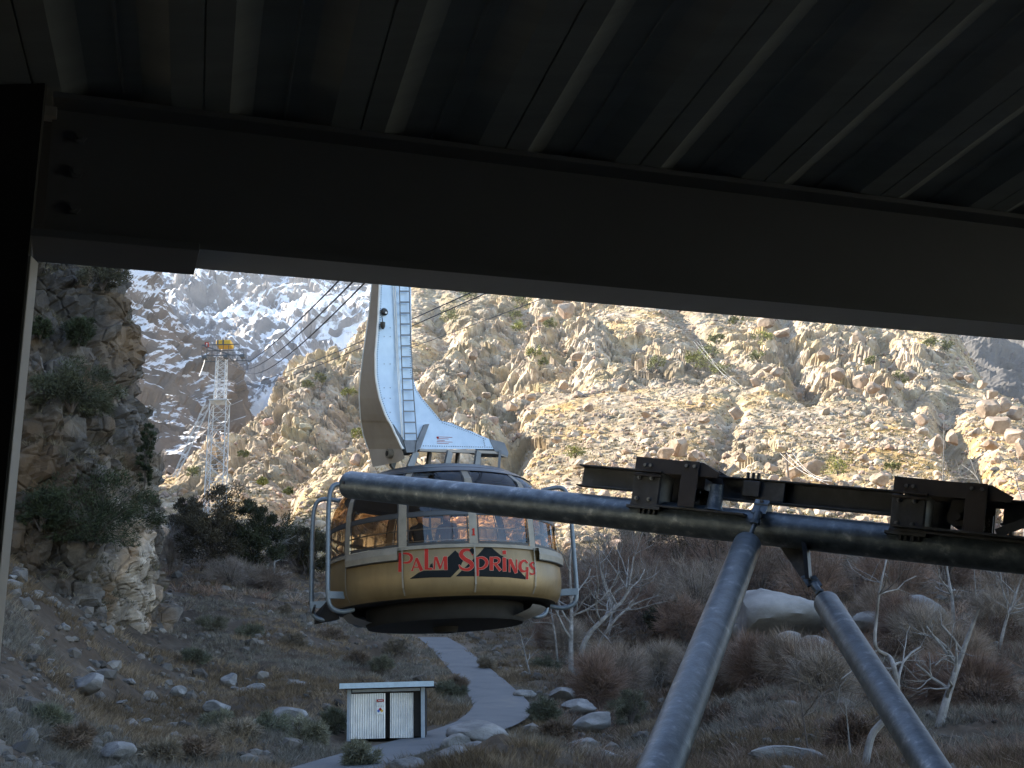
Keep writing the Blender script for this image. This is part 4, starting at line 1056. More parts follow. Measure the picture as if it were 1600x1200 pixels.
# decals mapped onto the body
PR = np.array([(r, z) for r, z in LOW]); PR = PR[PR[:, 1].argsort()]; PR = np.concatenate([PR[PR[:, 1] < 1.42], WINs])
cam_l = loc(np.zeros(3))
def onbody(px, py, off):
    d = loc(P(px, py, 28.)) - cam_l; d /= np.linalg.norm(d)
    s = np.linspace(24.5, 29, 500); q = cam_l + d * s[:, None]
    rr = np.hypot(q[:, 0], q[:, 1]); rp = np.interp(q[:, 2], PR[:, 1], PR[:, 0]) + off
    k = int(np.argmax(rr < rp)); k = max(k, 1)
    a0 = rr[k - 1] - rp[k - 1]; a1 = rr[k] - rp[k]; f = a0 / (a0 - a1 + 1e-9)
    return q[k - 1] * (1 - f) + q[k] * f
def zp(x, y): return 600 + x / 6.154, 840 + y / 6.154
def ribbon(mb, pts, w, off, grow=0., curve=False):
    pts = np.array([(x, y, 0.) for x, y in pts]); ws = np.array(w if hasattr(w, '__len__') else [w] * len(pts), float) + grow
    if curve:
        n0 = len(pts); pts2 = catmull(pts, 6); ws = np.interp(np.linspace(0, n0 - 1, len(pts2)), np.arange(n0), ws); pts = pts2
    else:
        n0 = len(pts); k = 6; t = np.linspace(0, n0 - 1, (n0 - 1) * k + 1)
        pts = np.c_[np.interp(t, np.arange(n0), pts[:, 0]), np.interp(t, np.arange(n0), pts[:, 1])]; ws = np.interp(t, np.arange(n0), ws)
    pts = pts[:, :2]; d = np.gradient(pts, axis=0); d /= np.linalg.norm(d, axis=1, keepdims=True) + 1e-9
    if grow: pts = pts.copy(); pts[0] -= d[0] * grow / 2; pts[-1] += d[-1] * grow / 2
    nn = np.c_[-d[:, 1], d[:, 0]] * ws[:, None] / 2
    vs = []; [vs.extend([onbody(*zp(*(p - q)), off), onbody(*zp(*(p + q)), off)]) for p, q in zip(pts, nn)]
    mb.add(vs, [(2 * i, 2 * i + 1, 2 * i + 3, 2 * i + 2) for i in range(len(pts) - 1)])
def polydecal(mb, poly, off):
    tr = tessellate_polygon([[Vector((x, y, 0)) for x, y in poly]])
    def sub(a, b, c, n):
        if n == 0:
            mb.add([onbody(*zp(*p), off) for p in (a, b, c)], [(0, 1, 2)]); return
        ab, bc, ca = (a + b) / 2, (b + c) / 2, (c + a) / 2
        for t in ((a, ab, ca), (ab, b, bc), (ca, bc, c), (ab, bc, ca)): sub(*t, n - 1)
    for t in tr: sub(*[np.array(poly[i], float) for i in t], 3)
GL = {
 'P': [([(159, 146), (155, 330)], 38, 0), ([(160, 158), (215, 152), (258, 172), (264, 205), (240, 236), (180, 243)], [16, 20, 26, 28, 22, 14], 1)],
 'A': [([(312, 196), (270, 318)], 13, 0), ([(312, 196), (362, 318)], [26, 34], 0), ([(286, 284), (344, 284)], 11, 0), ([(260, 316), (284, 316)], 9, 0)],
 'L': [([(408, 108), (408, 308)], 36, 0), ([(400, 300), (464, 300)], [16, 20], 0)],
 'M': [([(492, 184), (482, 308)], [14, 18], 0), ([(500, 186), (542, 300)], [26, 24], 0), ([(542, 300), (578, 186)], 13, 0), ([(590, 180), (594, 310)], 34, 0)],
 'S': [([(852, 172), (842, 132), (800, 116), (756, 130), (742, 165), (776, 205), (828, 235), (848, 268), (826, 300), (782, 308), (740, 292), (722, 262)], [10, 26, 24, 34, 40, 40, 40, 38, 30, 24, 22, 8], 1)],
 'p': [([(893, 188), (893, 370)], 38, 0), ([(895, 198), (945, 192), (984, 220), (984, 262), (948, 294), (898, 298)], [14, 22, 30, 30, 22, 14], 1)],
 'R': [([(1034, 186), (1034, 314)], 34, 0), ([(1036, 196), (1084, 194), (1108, 214), (1094, 244), (1044, 252)], [14, 20, 24, 18, 12], 1), ([(1066, 250), (1120, 316)], [22, 28], 0)],
 'i': [([(1157, 192), (1160, 324)], 32, 0), ([(1157, 124), (1157, 160)], [34, 34], 0)],
 'N': [([(1207, 206), (1206, 330)], 14, 0), ([(1210, 208), (1272, 340)], 30, 0), ([(1276, 210), (1276, 338)], 13, 0)],
 'G': [([(1384, 246), (1352, 220), (1318, 240), (1308, 282), (1326, 320), (1360, 322), (1382, 300)], [12, 20, 28, 32, 26, 16, 10], 1), ([(1380, 282), (1376, 402)], 22, 0)],
 's': [([(1456, 252), (1434, 240), (1412, 256), (1426, 284), (1452, 308), (1448, 342), (1420, 352), (1404, 338)], [8, 16, 22, 24, 24, 20, 16, 8], 1)]}
edge_, face_ = MB(), MB()
for g, st in GL.items():
    for pts, w, cv in st:
        ribbon(edge_, pts, w, .0072, 5, cv); ribbon(face_, pts, w, .0105, 0, cv)
bk = MB()
polydecal(bk, [(245, 398), (330, 338), (380, 318), (600, 312), (612, 190), (685, 122), (770, 205), (722, 300), (640, 383), (450, 384)], .004)
polydecal(bk, [(690, 373), (862, 205), (905, 165), (995, 62), (1110, 160), (1200, 215), (1385, 405), (1200, 383), (870, 373)], .004)
polydecal(bk, [(820, 118), (848, 98), (884, 128), (852, 165)], .013)
polydecal(bk, [(436, 292), (446, 256), (466, 246), (474, 296)], .004)
bk.build('mountain_emblem', MT['ink'], car); edge_.build('letter_outline', MT['pink'], car); face_.build('lettering', MT['red'], car)
m = MB()
for pts, w in (([(862, -90), (862, -24)], 18), ([(846, -74), (860, -88)], 9), ([(846, -26), (878, -26)], 9)): ribbon(m, pts, w, .04)
m.build('car_number', MT['red'], car)

# hanger arm: sections given by photo outlines, wrapped round two face directions
def rp(px, py, C, d):
    """point on the vertical plane through C along d that a pixel sees"""
    r = ray(px, py); n = np.array([-d[1], d[0], 0]); return r * (n @ C) / (n @ r)
AH = rad(33); U = np.array([math.cos(AH), math.sin(AH), 0]); Vd = np.array([-math.sin(AH), math.cos(AH), 0])
def z2(x, y): return 540 + x / 3.6364, 430 + y / 3.6364
rowsH = [(-520, 212, 366, 188), (-220, 204, 368, 172), (45, 192, 372, 151), (250, 183, 374, 130), (450, 167, 375, 101), (560, 168, 378, 88), (600, 172, 388, 84), (650, 181, 404, 80), (700, 192, 436, 80), (740, 205, 470, 82), (790, 223, 512, 85), (826, 240, 541, 88),
         (838, 250, 600, 90), (862, 262, 650, 94), (885, 272, 712, 98), (910, 284, 765, 103), (930, 295, 815, 110), (960, 308, 832, 119), (988, 322, 846, 130)]
fv, sv = MB(), MB(); FL = []; FR = []; SL = []
for zy, xc, xr, xl in rowsH:
    C = P(*z2(xc, zy), 26.75); FL.append(loc(C)); FR.append(loc(rp(*z2(xr, zy), C, U))); SL.append(loc(rp(*z2(xl, zy), C, Vd)))
n = len(rowsH)
BR = [fr + (sl - fl) for fl, fr, sl in zip(FL, FR, SL)]
for i in range(n - 1):
    fv.add([FL[i], FR[i], FR[i + 1], FL[i + 1]], [(0, 3, 2, 1)]); fv.add([FR[i], BR[i], BR[i + 1], FR[i + 1]], [(0, 3, 2, 1)]); fv.add([BR[i], SL[i], SL[i + 1], BR[i + 1]], [(0, 3, 2, 1)])
fn_ = np.cross(FR[3] - FL[3], FL[6] - FL[3]); fn_ /= np.linalg.norm(fn_)
if fn_ @ (cam_l - FL[3]) < 0: fn_ = -fn_
def facept(x, y, off=.0):
    C = P(*z2(300, 500), 26.75); C = np.array([P(*z2(167, 450), 26.75)])[0]
    return loc(rp(*z2(x, y), C, U)) + fn_ * off
# rivet rows and panel seams belong to the sheet
def rivets(path, step, mb=fv):
    path = np.array(path, float); sg = np.r_[0, np.cumsum(np.linalg.norm(np.diff(path, axis=0), axis=1))]
    for s in np.arange(step / 2, sg[-1], step):
        x, y = np.interp(s, sg, path[:, 0]), np.interp(s, sg, path[:, 1])
        c = onface(x, y, .012); u = fn_; a = np.cross(u, [0, 0, 1]); a /= np.linalg.norm(a); b = np.cross(u, a)
        ring = [c + .013 * (math.cos(t) * a + math.sin(t) * b) for t in np.linspace(0, 2 * math.pi, 7)[:-1]]
        mb.add(ring, [tuple(range(6))], 1); mb.add(ring, [tuple(range(5, -1, -1))], 1)
def onface(x, y, off=0.):
    zz = [r[0] for r in rowsH]; i = max(0, min(n - 2, int(np.searchsorted(zz, y)) - 1)); f = (y - zz[i]) / (zz[i + 1] - zz[i])
    a = FL[i] * (1 - f) + FL[i + 1] * f; b = FR[i] * (1 - f) + FR[i + 1] * f
    xl = rowsH[i][1] * (1 - f) + rowsH[i + 1][1] * f; xr = rowsH[i][2] * (1 - f) + rowsH[i + 1][2] * f
    t = (x - xl) / (xr - xl); return a * (1 - t) + b * t + fn_ * off
rivets([(r[1] + 12, r[0]) for r in rowsH[1:-2]], 13)
rivets([(r[2] - 9, r[0]) for r in rowsH[1:-4]], 13)
rivets([(430, 970), (835, 978)], 13); rivets([(778, 925), (788, 972)], 10)
for yy in (300, 350, 505, 640, 700, 780): rivets([(200, yy), (285, yy)], 34)
rivets([(541, 838), (700, 892), (800, 936)], 13)
arm = fv.build('hanger_arm', [MT['alu'], MT['rivet']], car)
m = MB()
for i in range(n - 1): m.add([SL[i], FL[i], FL[i + 1], SL[i + 1]], [(0, 3, 2, 1)])
b1, b2 = loc(rp(*z2(155, 1090), P(*z2(322, 988), 26.75), Vd)), loc(rp(*z2(335, 1040), P(*z2(322, 988), 26.75), Vd))
b3 = loc(rp(*z2(300, 1062), P(*z2(322, 988), 26.75), Vd))
m.add([SL[-1], FL[-1], b2, b3, b1], [(0, 4, 3, 2, 1)]); m.build('side_plate', MT['sidep'], car)
sd = np.cross(FL[5] - SL[5], [0, 0, 1]); sd /= np.linalg.norm(sd)
if sd @ (cam_l - FL[5]) < 0: sd = -sd
# white strips painting in the glint along the arm edges
m = MB(); m.tube([p + fn_ * .02 for p in FL], .028, 6); m.tube([p + sd * .01 for p in SL], .016, 6); m.build('edge_glint', MT['white'], arm)
pc = loc(rp(*z2(262, 1015), P(*z2(322, 988), 26.75), Vd))
m = MB(); m.tube([pc, pc + sd * .12], .11, 20); m.build('pivot_boss', MT['cream'], car, smooth=True)
m = MB(); m.tube([pc + sd * .118, pc + sd * .128], .065, 20); m.build('pivot_pin', MT['drum'], car)
# grey foot, fins and end cap
m = MB()
m.prism([onface(270, 850, .03), onface(335, 950, .03), onface(335, 985, .03), faceT if False else onface(300, 930, .03)], -fn_ * .2)
m.prism([onface(322, 940, .06), onface(392, 940, .06), onface(384, 1010, .06), onface(340, 1010, .06)], -fn_ * .35)
m.prism([onface(436, 852, .09), onface(462, 850, .09), onface(412, 985, .09), onface(385, 1010, .09), onface(388, 960, .09)], -fn_ * .08)
m.build('arm_foot', MT['greysteel'], car)
m = MB(); m.prism([onface(815, 930, .01), onface(905, 952, .01), onface(928, 1008, .01), onface(925, 1030, .01), onface(846, 1000, .01)], (SL[-1] - FL[-1]) * .5); m.build('end_cap', MT['greysteel'], car)
m = MB()
m.prism([onface(420, 985, .0), onface(850, 998, .0), onface(924, 1020, .0), onface(924, 1036, .0), onface(850, 1014, .0), onface(415, 1000, .0)], (SL[-1] - FL[-1]) * .7)
m.build('mounting_frame', MT['sidep'], car)
for x0, x1 in ((398, 360), (585, 560), (750, 728), (880, 862)):
    m = MB(); a = onface(x0, 1003); b = onface(x1, 1045); b[2] = 3.46; m.bar(a, b, .06, .16); m.build('frame_strut', MT['greysteel'], car)
    m = MB(); a2 = a + (SL[-1] - FL[-1]) * .55; b2_ = b + (SL[-1] - FL[-1]) * .5; m.bar(a2, b2_, .06, .16); m.build('frame_strut', MT['greysteel'], car)
# ladder and conduits
lad = MB(); r0 = [onface(x, y, .10) for x, y in ((284, -400), (288, -200), (294, 60), (301, 350), (312, 650), (323, 945))]; r1 = [onface(x, y, .10) for x, y in ((346, -400), (348, -200), (350, 60), (358, 350), (372, 650), (390, 945))]
for r_ in (r0, r1): lad.tube(r_, .014, 6)
for k in range(22):
    y = 905 - k * 62; a = np.array([np.interp(y, [-400, -200, 60, 350, 650, 945], [q[j] for q in r0]) for j in range(3)]); b = np.array([np.interp(y, [-400, -200, 60, 350, 650, 945], [q[j] for q in r1]) for j in range(3)])
    lad.bar(a, b, .028, .028)
lad.build('ladder', MT['greysteel'], car)
m = MB()
for x0, x1 in ((276, 306), (266, 300)): m.tube([onface(x0 - 6, -200, .04), onface(x0, 60, .04), onface((x0 + x1) / 2, 450, .04), onface(x1 + 14, 920, .04)], .013, 6)
m.build('conduit', MT['white'], car)
m = MB(); c = onface(214, 212, .06); m.tube([c - fn_ * .05, c, c + fn_ * .04], [.07, .093, .06], 20); m.build('horn', MT['black'], car, smooth=True)
m = MB(); c = onface(216, 222, .12); m.tube([c, c + fn_ * .01], .025, 12); m.build('horn_centre', MT['white'], car)
m = MB(); c = onface(202, 275, .08); m.tube([c, c + np.array([0, 0, -.10]), c + np.array([0, 0, -.16])], [.06, .055, .02], 14); m.tube([onface(200, 235, .05), c], .012, 6); m.build('signal_lamp', MT['black'], car, smooth=True)
m = MB()
for k in range(5): m.bar(onface(512, 918 + k * 9, .008), onface(600 - (k % 3) * 22, 922 + k * 9, .008), .006, .008)
m.box(onface(516, 924, .01), (.05, .01, .05)); m.build('red_notice_print', MT['red'], car)
# carriage on the track ropes, above the frame of the picture
top = FL[0] * .5 + FR[0] * .5
m = MB(); dR = Matrix.Rotation(rad(12), 3, 'X')
m.bar(top + np.array([0, -2.6, -.5]), top + np.array([0, 3.0, .7]), .5, .35)
for k in range(8): q = top + np.array([.3 * (1 if k % 2 else -1), -2.4 + k * .75, -.1 + k * .16]); m.tube([q + np.array([-.05, 0, 0]), q + np.array([.05, 0, 0])], .22, 16)
m.build('carriage', MT['greysteel'], car)

# passengers: separate things standing in the car
def person(x, y, lab, top_m, seed, turn=0.):
    r = random.Random(seed); foot = np.array(CARM @ Vector((x, y, .62)))
    root = empty('person', foot, lab, 'person'); root.rotation_euler = (0, 0, turn)
    J = {'hip': (0, 0, .95), 'waist': (0, 0, 1.12), 'chest': (0, .01, 1.35), 'neck': (0, .01, 1.50), 'chin': (0, .0, 1.57),
         'hl': (-.1, 0, .9), 'kl': (-.11, -.02, .5), 'al': (-.11, .02, .08), 'tl': (-.12, -.13, .03),
         'hr': (.1, 0, .9), 'kr': (.11, -.02, .5), 'ar': (.11, .02, .08), 'tr': (.12, -.13, .03),
         'sl': (-.19, .01, 1.42), 'el': (-.25, -.02, 1.15), 'wl': (-.2, -.22, 1.05), 'pl': (-.17, -.29, 1.06),
         'sr': (.19, .01, 1.42), 'er': (.25, -.02, 1.15), 'wr': (.2, -.22, 1.05), 'pr': (.17, -.29, 1.06)}
    RR = {'hip': .15, 'waist': .13, 'chest': .16, 'neck': .07, 'chin': .055, 'hl': .1, 'kl': .07, 'al': .045, 'tl': .04, 'hr': .1, 'kr': .07, 'ar': .045, 'tr': .04, 'sl': .075, 'el': .055, 'wl': .038, 'pl': .035, 'sr': .075, 'er': .055, 'wr': .038, 'pr': .035}
    ks = list(J); ed = [('hip', 'waist'), ('waist', 'chest'), ('chest', 'neck'), ('neck', 'chin'), ('hip', 'hl'), ('hl', 'kl'), ('kl', 'al'), ('al', 'tl'), ('hip', 'hr'), ('hr', 'kr'), ('kr', 'ar'), ('ar', 'tr'),
                        ('chest', 'sl'), ('sl', 'el'), ('el', 'wl'), ('wl', 'pl'), ('chest', 'sr'), ('sr', 'er'), ('er', 'wr'), ('wr', 'pr')]
    me = bpy.data.meshes.new('body'); me.from_pydata([J[k] for k in ks], [(ks.index(a), ks.index(b)) for a, b in ed], [])
    o = bpy.data.objects.new('body', me); COL.objects.link(o); o.parent = root; me.materials.append(top_m)
    sk = o.modifiers.new('skin', 'SKIN'); sb = o.modifiers.new('sub', 'SUBSURF'); sb.levels = sb.render_levels = 1
    for k, sv_ in zip(ks, me.skin_vertices[0].data): sv_.radius = (RR[k], RR[k] * .8); sv_.use_root = k == 'hip'
    v, f = ico(3); v = v * np.array([.078, .095, .115]); v[:, 1] -= np.where((abs(v[:, 0]) < .03) & (abs(v[:, 2]) < .03) & (v[:, 1] < 0), .018, 0)
    npmesh('head', v + np.array([0, 0, 1.66]), None, MT['skin'], T=f, smooth=True, parent=root)
    v, f = ico(3); v = v * np.array([.088, .10, .11]); v = v[:, :] + np.array([0, .022, .025]); npmesh('hair', v + np.array([0, 0, 1.66]), None, MT['hair'], T=f, smooth=True, parent=root)
person(-.45, -1.3, 'passenger in a dark jacket standing left of centre behind the front window', MT['cloth1'], 1, .3)
person(.15, -1.45, 'passenger in a brown jacket standing in the middle of the front window', MT['cloth2'], 2, -.4)
person(-1.0, .6, 'passenger in black standing further back in the cable car', MT['cloth1'], 3, 2.2)

# ------------------------------------------------------------------ lattice tower
TD = float(hit(335, 812, dmin=150)[1])
tb = P(335, 812, TD); tt = P(347, 560, TD); TS = TD / F
tw = empty('lattice_tower', (tb[0], TD, tb[2]), 'white steel lattice tower with a yellow box on its crossarm', 'tower')
Hh = tt[2] - tb[2]; mid = P(341, 628, TD)[2] - tb[2]
def leg_xy(z):
    h = 14.5 * TS
    return h
m_leg = []
def corner(sx, sy, z, h=None): h = h if h else leg_xy(z); return np.array([sx * h, sy * h, z])
for sx in (-1, 1):
    for sy in (-1, 1):
        m = MB(); m.bar(corner(sx, sy, 0), corner(sx, sy, mid, 13 * TS), 1.15 * TS); m.bar(corner(sx, sy, mid - .5, 8.5 * TS), corner(sx, sy, Hh, 7.5 * TS), 1.05 * TS); m.build('leg', MT['tower'], tw)
m = MB()
def lattice(z0, z1, n, h0, h1):
    for k in range(n):
        za, zb_ = z0 + (z1 - z0) * k / n, z0 + (z1 - z0) * (k + 1) / n; ha, hb = h0 + (h1 - h0) * k / n, h0 + (h1 - h0) * (k + 1) / n
        for a, b in (((-1, -1), (1, -1)), ((1, -1), (1, 1)), ((1, 1), (-1, 1)), ((-1, 1), (-1, -1))):
            A0, B0 = np.array([a[0] * ha, a[1] * ha, za]), np.array([b[0] * ha, b[1] * ha, za]); A1, B1 = np.array([a[0] * hb, a[1] * hb, zb_]), np.array([b[0] * hb, b[1] * hb, zb_])
            m.bar(A0, B0, .6 * TS); m.bar(A0, B1, .5 * TS); m.bar(B0, A1, .5 * TS)
lattice(0, mid, 9, 14.5 * TS, 13 * TS); lattice(mid, Hh, 6, 8.5 * TS, 7.5 * TS)
m.build('bracing', MT['tower'], tw)
m = MB(); m.box((0, 0, mid), (30 * TS, 30 * TS, .2)); m.box((0, -14 * TS, mid + 1.0), (30 * TS, .1, .1)); m.box((0, 14 * TS, mid + 1.0), (30 * TS, .1, .1)); m.build('landing', MT['tower'], tw)
m = MB(); hsx = 1.2   # inclined stay frame to the left
for sy in (-1, 1):
    for dx in (0, 10 * TS): m.bar((-14 * TS - dx, sy * 2 * TS, mid), (-16 * TS - 48 * TS - dx * .6, sy * 2 * TS, mid - 124 * TS), .7 * TS)
for k in range(9):
    f0, f1 = k / 9, (k + 1) / 9
    for sy in (-2, 2):
        a = np.array([-14 * TS - 50 * TS * f0, sy * TS, mid - 124 * TS * f0]); b = np.array([-24 * TS - 46 * TS * f1, sy * TS, mid - 124 * TS * f1]); m.bar(a, b, .45 * TS)
m.build('stay_frame', MT['tower'], tw)
m = MB(); zt = Hh
x0, x1 = -30 * TS, 42 * TS
for z in (zt, zt + 19 * TS):
    for sy in (-1.8, 1.8): m.bar((x0, sy, z), (x1 * (1 if z == zt else .75), sy, z), 1.3 * TS)
for k in range(8):
    x = x0 + (x1 * .75 - x0) * k / 7
    for sy in (-1.8, 1.8): m.bar((x, sy, zt), (x, sy, zt + 19 * TS), .7 * TS)
    m.bar((x, -1.8, zt), (x, 1.8, zt), .8 * TS)
m.bar((x0, -1.8, zt + 19 * TS), (x0 + 6, -1.8, zt), .2); m.build('crossarm', MT['tdark'], tw)
m = MB(); m.box((4 * TS, 0, zt + 24 * TS), (24 * TS, 3, 9 * TS)); m.build('yellow_cabin', MT['yellow'], tw, bevel=.2)
m = MB(); m.box((4 * TS, -1.55, zt + 24 * TS), (.3, .1, 8.5 * TS)); m.box((-5 * TS, -1.55, zt + 24 * TS), (.3, .1, 8.5 * TS)); m.build('cabin_rib', MT['tdark'], tw)
m = MB(); m.box((-26 * TS, 0, zt + 24 * TS), (5 * TS, 1, 7 * TS)); m.box((-25 * TS, -.6, zt + 23 * TS), (1.6 * TS, .3, 5 * TS), mi=1); m.build('warning_marker', [MT['red'], MT['white']], tw)
m = MB(); m.tube([(-28 * TS, 0, zt), (-29 * TS, 0, zt - 8 * TS), (-33 * TS, 0, zt - 22 * TS), (-36 * TS, 0, zt - 30 * TS)], .09, 5); m.build('hanging_rope', MT['white'], tw)
m = MB()
for x in (-24 * TS, 10 * TS, 38 * TS): m.box((x, -1.8, zt - 2.5 * TS), (7 * TS, 1.2, 5 * TS))
m.build('rope_saddle', MT['tdark'], tw)

# ropes
def rope(name, a, b, sag, r, lab, n=60):
    a = np.array(a); b = np.array(b); t = np.linspace(0, 1, n) ** 1.0
    pts = a + (b - a) * t[:, None]; pts[:, 2] -= 4 * sag * t * (1 - t)
    m = MB(); m.tube(list(pts - a), r, 6); o = m.build(name, MT['cable']); o.location = a; tag(o, lab, 'cable', 'ropes of the cable car'); return o
ctop = np.array(CARM @ Vector(tuple(top)))
def T_(px, py): return P(px, py, TD - 2)
for k, (dx, lab, sg) in enumerate(((-.30, 'leftmost dark rope running from the tower to the cable car', 2.3), (.0, 'middle dark rope of the three running from the tower to the cable car', 2.6), (.22, 'rightmost dark rope of the three running from the tower to the cable car', 2.9))):
    a = T_(352 + k * 10, 562 + k * 3); b = ctop + np.array([dx, 1.5, -.45 - .12 * k])
    rope('track_rope', a, b, sg, .032, lab)
    bb = b + (b - a) / np.linalg.norm(b - a) * 26; bb[2] = b[2] - 7.5
    m = MB(); m.tube([np.zeros(3), bb - b], .032, 6); o = m.build('track_rope', MT['cable']); o.location = b; tag(o, 'rope continuing from the cable car carriage down to the station roof, item %s' % ['nearest the left', 'in the middle', 'nearest the right'][k], 'cable', 'ropes of the cable car')
for k, (x0, y0, x1, y1, lab) in enumerate(((400, 590, 740, 455, 'upper rope of the second track crossing behind the hanger arm'), (405, 596, 746, 464, 'lower rope of the second track crossing behind the hanger arm'), (470, 590, 860, 462, 'faint lowest rope against the sunlit hillside'))):
    a = P(x0 - (x1 - x0) * .15, y0 + (y1 - y0) * -.15 * 1.0, TD - 2); b = P(x1, y1, 55.); c3 = P(x1 + (x1 - x0) * .6, y1 + (y1 - y0) * .66, 20.)
    rope('track_rope', a, b, .8, .03 if k < 2 else .02, lab)
    rope('haul_rope', b, c3, .0, .03, ['upper', 'lower', 'lowest'][k] + ' second track rope where it nears the station above the beam')

# ------------------------------------------------------------------ utility poles on the hill
for k, (x, y, h, wires, lab) in enumerate(((1091, 568, 36, [(1150, 600), (1165, 608), (1140, 596)], 'thin utility pole high on the hillside above the pipe'), (1233, 757, 46, [(1300, 752), (1320, 765), (1290, 747)], 'thin brown utility pole right of the first bracket'))):
    p = on_ground(x, y, dmin=100, dz=1.); H_ = px2m(h, p[1])
    root = empty('utility_pole', p, lab, 'utility pole'); m = MB(); m.tube([(0, 0, -2), (0, 0, H_)], .2, 6); m.build('pole', MT['pole'], root)
    m = MB(); m.bar((-1.3, 0, H_ * .93), (1.3, 0, H_ * .93), .18); m.build('crossarm', MT['pole'], root)
    for j, (wx, wy) in enumerate(wires):
        q = P(wx, wy, p[1] * .86) - p; m = MB(); s0 = np.array([-1.2 + 1.2 * j, 0, H_ * .95]); pts = [s0 + (q - s0) * t - np.array([0, 0, 5 * t * (1 - t)]) for t in np.linspace(0, 1, 14)]; m.tube(pts, .02, 4)
        m.build('wire', MT['white'], root)

# ------------------------------------------------------------------ metal shed
g0 = SHED + 0; S = g0[1] / F
sh = empty('tool_shed', g0, 'small shed with corrugated metal doors and a pale fascia beside the road', 'shed')
W = 114 * S; Hs = 74 * S
def corr(mb, x0, x1, y, z0, z1, pitch=.085, dep=.022, R=None, piv=None):
    n = int((x1 - x0) / pitch * 4); vs = []
    for k in range(n + 1):
        x = x0 + (x1 - x0) * k / n; yy = y + dep * math.sin(2 * math.pi * k / 4)
        for z in (z0, z1):
            p = np.array([x, yy, z])
            if R: a = R; dx = p[0] - piv; p = np.array([piv + dx * math.cos(a) - (p[1] - y) * math.sin(a), y + dx * math.sin(a) + (p[1] - y) * math.cos(a), p[2]])
            vs.append(p)
    mb.add(vs, [(2 * k, 2 * k + 2, 2 * k + 3, 2 * k + 1) for k in range(n)])
m = MB(); m.box((0, .85, Hs / 2), (W, 1.4, Hs)); m.box((0, .2, .03), (W + .1, .1, .08)); m.build('wall', MT['drum'], sh)
for sx in (-1, 1):
    m = MB(); m.box((sx * (W / 2 - .03), -.02, Hs / 2 - .02), (.13, .12, Hs + .04)); m.build('post', MT['shedwood'], sh)
m = MB(); m.box((0, .0, Hs - .06), (W - .28, .1, .10)); m.build('lintel', MT['shedwood'], sh)
m = MB(); m.box((0.05, .6, Hs + .10), (W + .62, 2.1, .06)); m.build('roof', MT['drum'], sh)
m = MB(); m.box((.07, -.47, Hs + .10), (W + .68, .05, .19)); m.box((-W / 2 - .2, -.50, Hs + .10), (.03, .01, .09)); m.box((W / 2 + .2, -.50, Hs + .10), (.03, .01, .09)); m.build('fascia', MT['shedfascia'], sh)
m = MB(); corr(m, -W / 2 + .06, -.02, -.09, .03, Hs - .17); dl = m.build('door', MT['corr'], sh)
m = MB(); corr(m, .16, W / 2 - .34, -.09, .03, Hs - .17, R=rad(16), piv=.16); m.build('door', MT['corr'], sh); 
sp = -.02 - 13 * S / 2 - .02
m = MB(); m.box((sp, -.135, Hs * .76), (.27, .01, .085)); m.build('red_sign_plate', MT['red'], dl)
m = MB(); m.box((sp, -.143, Hs * .76), (.17, .006, .02)); m.build('sign_text_bar', MT['white'], dl)
m = MB(); m.box((sp, -.133, Hs * .69), (.27, .01, .11)); m.box((sp, -.133, Hs * .555), (.25, .01, .25), R=[[1, 0, 0], [0, 1, 0], [0, 0, 1]]); m.build('white_sign_plate', MT['white'], dl)
q_ = .12; cz_ = Hs * .555
for nm, mt_, dx, dz in (('red_diamond', 'red', .0, .5), ('blue_diamond', 'blue', -.5, 0), ('yellow_diamond', 'yellow', .5, 0), ('white_diamond', 'white', 0, -.5)):
    m = MB(); cxx, czz = sp + dx * q_, cz_ + dz * q_; h = q_ / 2
    m.prism([(cxx - h, -.141, czz), (cxx, -.141, czz - h), (cxx + h, -.141, czz), (cxx, -.141, czz + h)], (0, -.004, 0)); m.build(nm, MT[mt_], dl)

# ------------------------------------------------------------------ station: beam, deck, column
def dirv(px, py):
    r = ray(px, py); return r / np.linalg.norm(r)
BD = dirv(6500, 958)           # along the beam (its vanishing point)
RD = dirv(298, 1128)           # along the deck ribs
RDh = RD - BD * (RD @ BD); RDh /= np.linalg.norm(RDh)     # across the beam, away from the camera
BU = np.cross(BD, RDh)
if BU[2] < 0: BU = -BU
# bottom flange near edge passes through pixel (800,434)
o0 = P(800, 434, 4.63); ofar_r = ray(800, 463)
hflange = .0
# find flange width so that the far edge is seen at (800,463): plane through o0 with normal BU
ofar = ofar_r * (BU @ o0) / (BU @ ofar_r); FWd = float((ofar - o0) @ RDh)
# top flange near edge: on plane through o0 with normal RDh
otop_r = ray(800, 233); otop = otop_r * (RDh @ o0) / (RDh @ otop_r); BH = float((otop - o0) @ BU)
print('flange', FWd, 'beam height', BH)
Rb = [BD, RDh, BU]
sta = empty('steel_beam', o0, 'wide dark steel I-beam crossing the top of the picture under the ribbed deck', 'beam')
bm_c = RDh * FWd / 2; L0, L1 = -2.4, 7.5
bpos = lambda s, a, u: BD * s + RDh * a + BU * u
# left end of the beam near the column
pl = ray(62, 400); sl = (pl * (RDh @ o0) / (RDh @ pl) - o0) @ BD; L0 = float(sl)
Lm = (L0 + L1) / 2; LL = L1 - L0
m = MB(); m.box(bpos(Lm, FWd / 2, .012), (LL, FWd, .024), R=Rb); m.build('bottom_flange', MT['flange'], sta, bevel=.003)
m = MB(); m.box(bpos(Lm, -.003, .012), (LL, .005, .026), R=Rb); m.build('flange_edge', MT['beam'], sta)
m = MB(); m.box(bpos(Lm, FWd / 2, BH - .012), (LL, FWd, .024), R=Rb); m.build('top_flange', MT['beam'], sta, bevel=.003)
m = MB(); m.box(bpos(Lm, FWd / 2, BH / 2), (LL, .014, BH - .05), R=Rb); m.build('web', MT['beam'], sta)
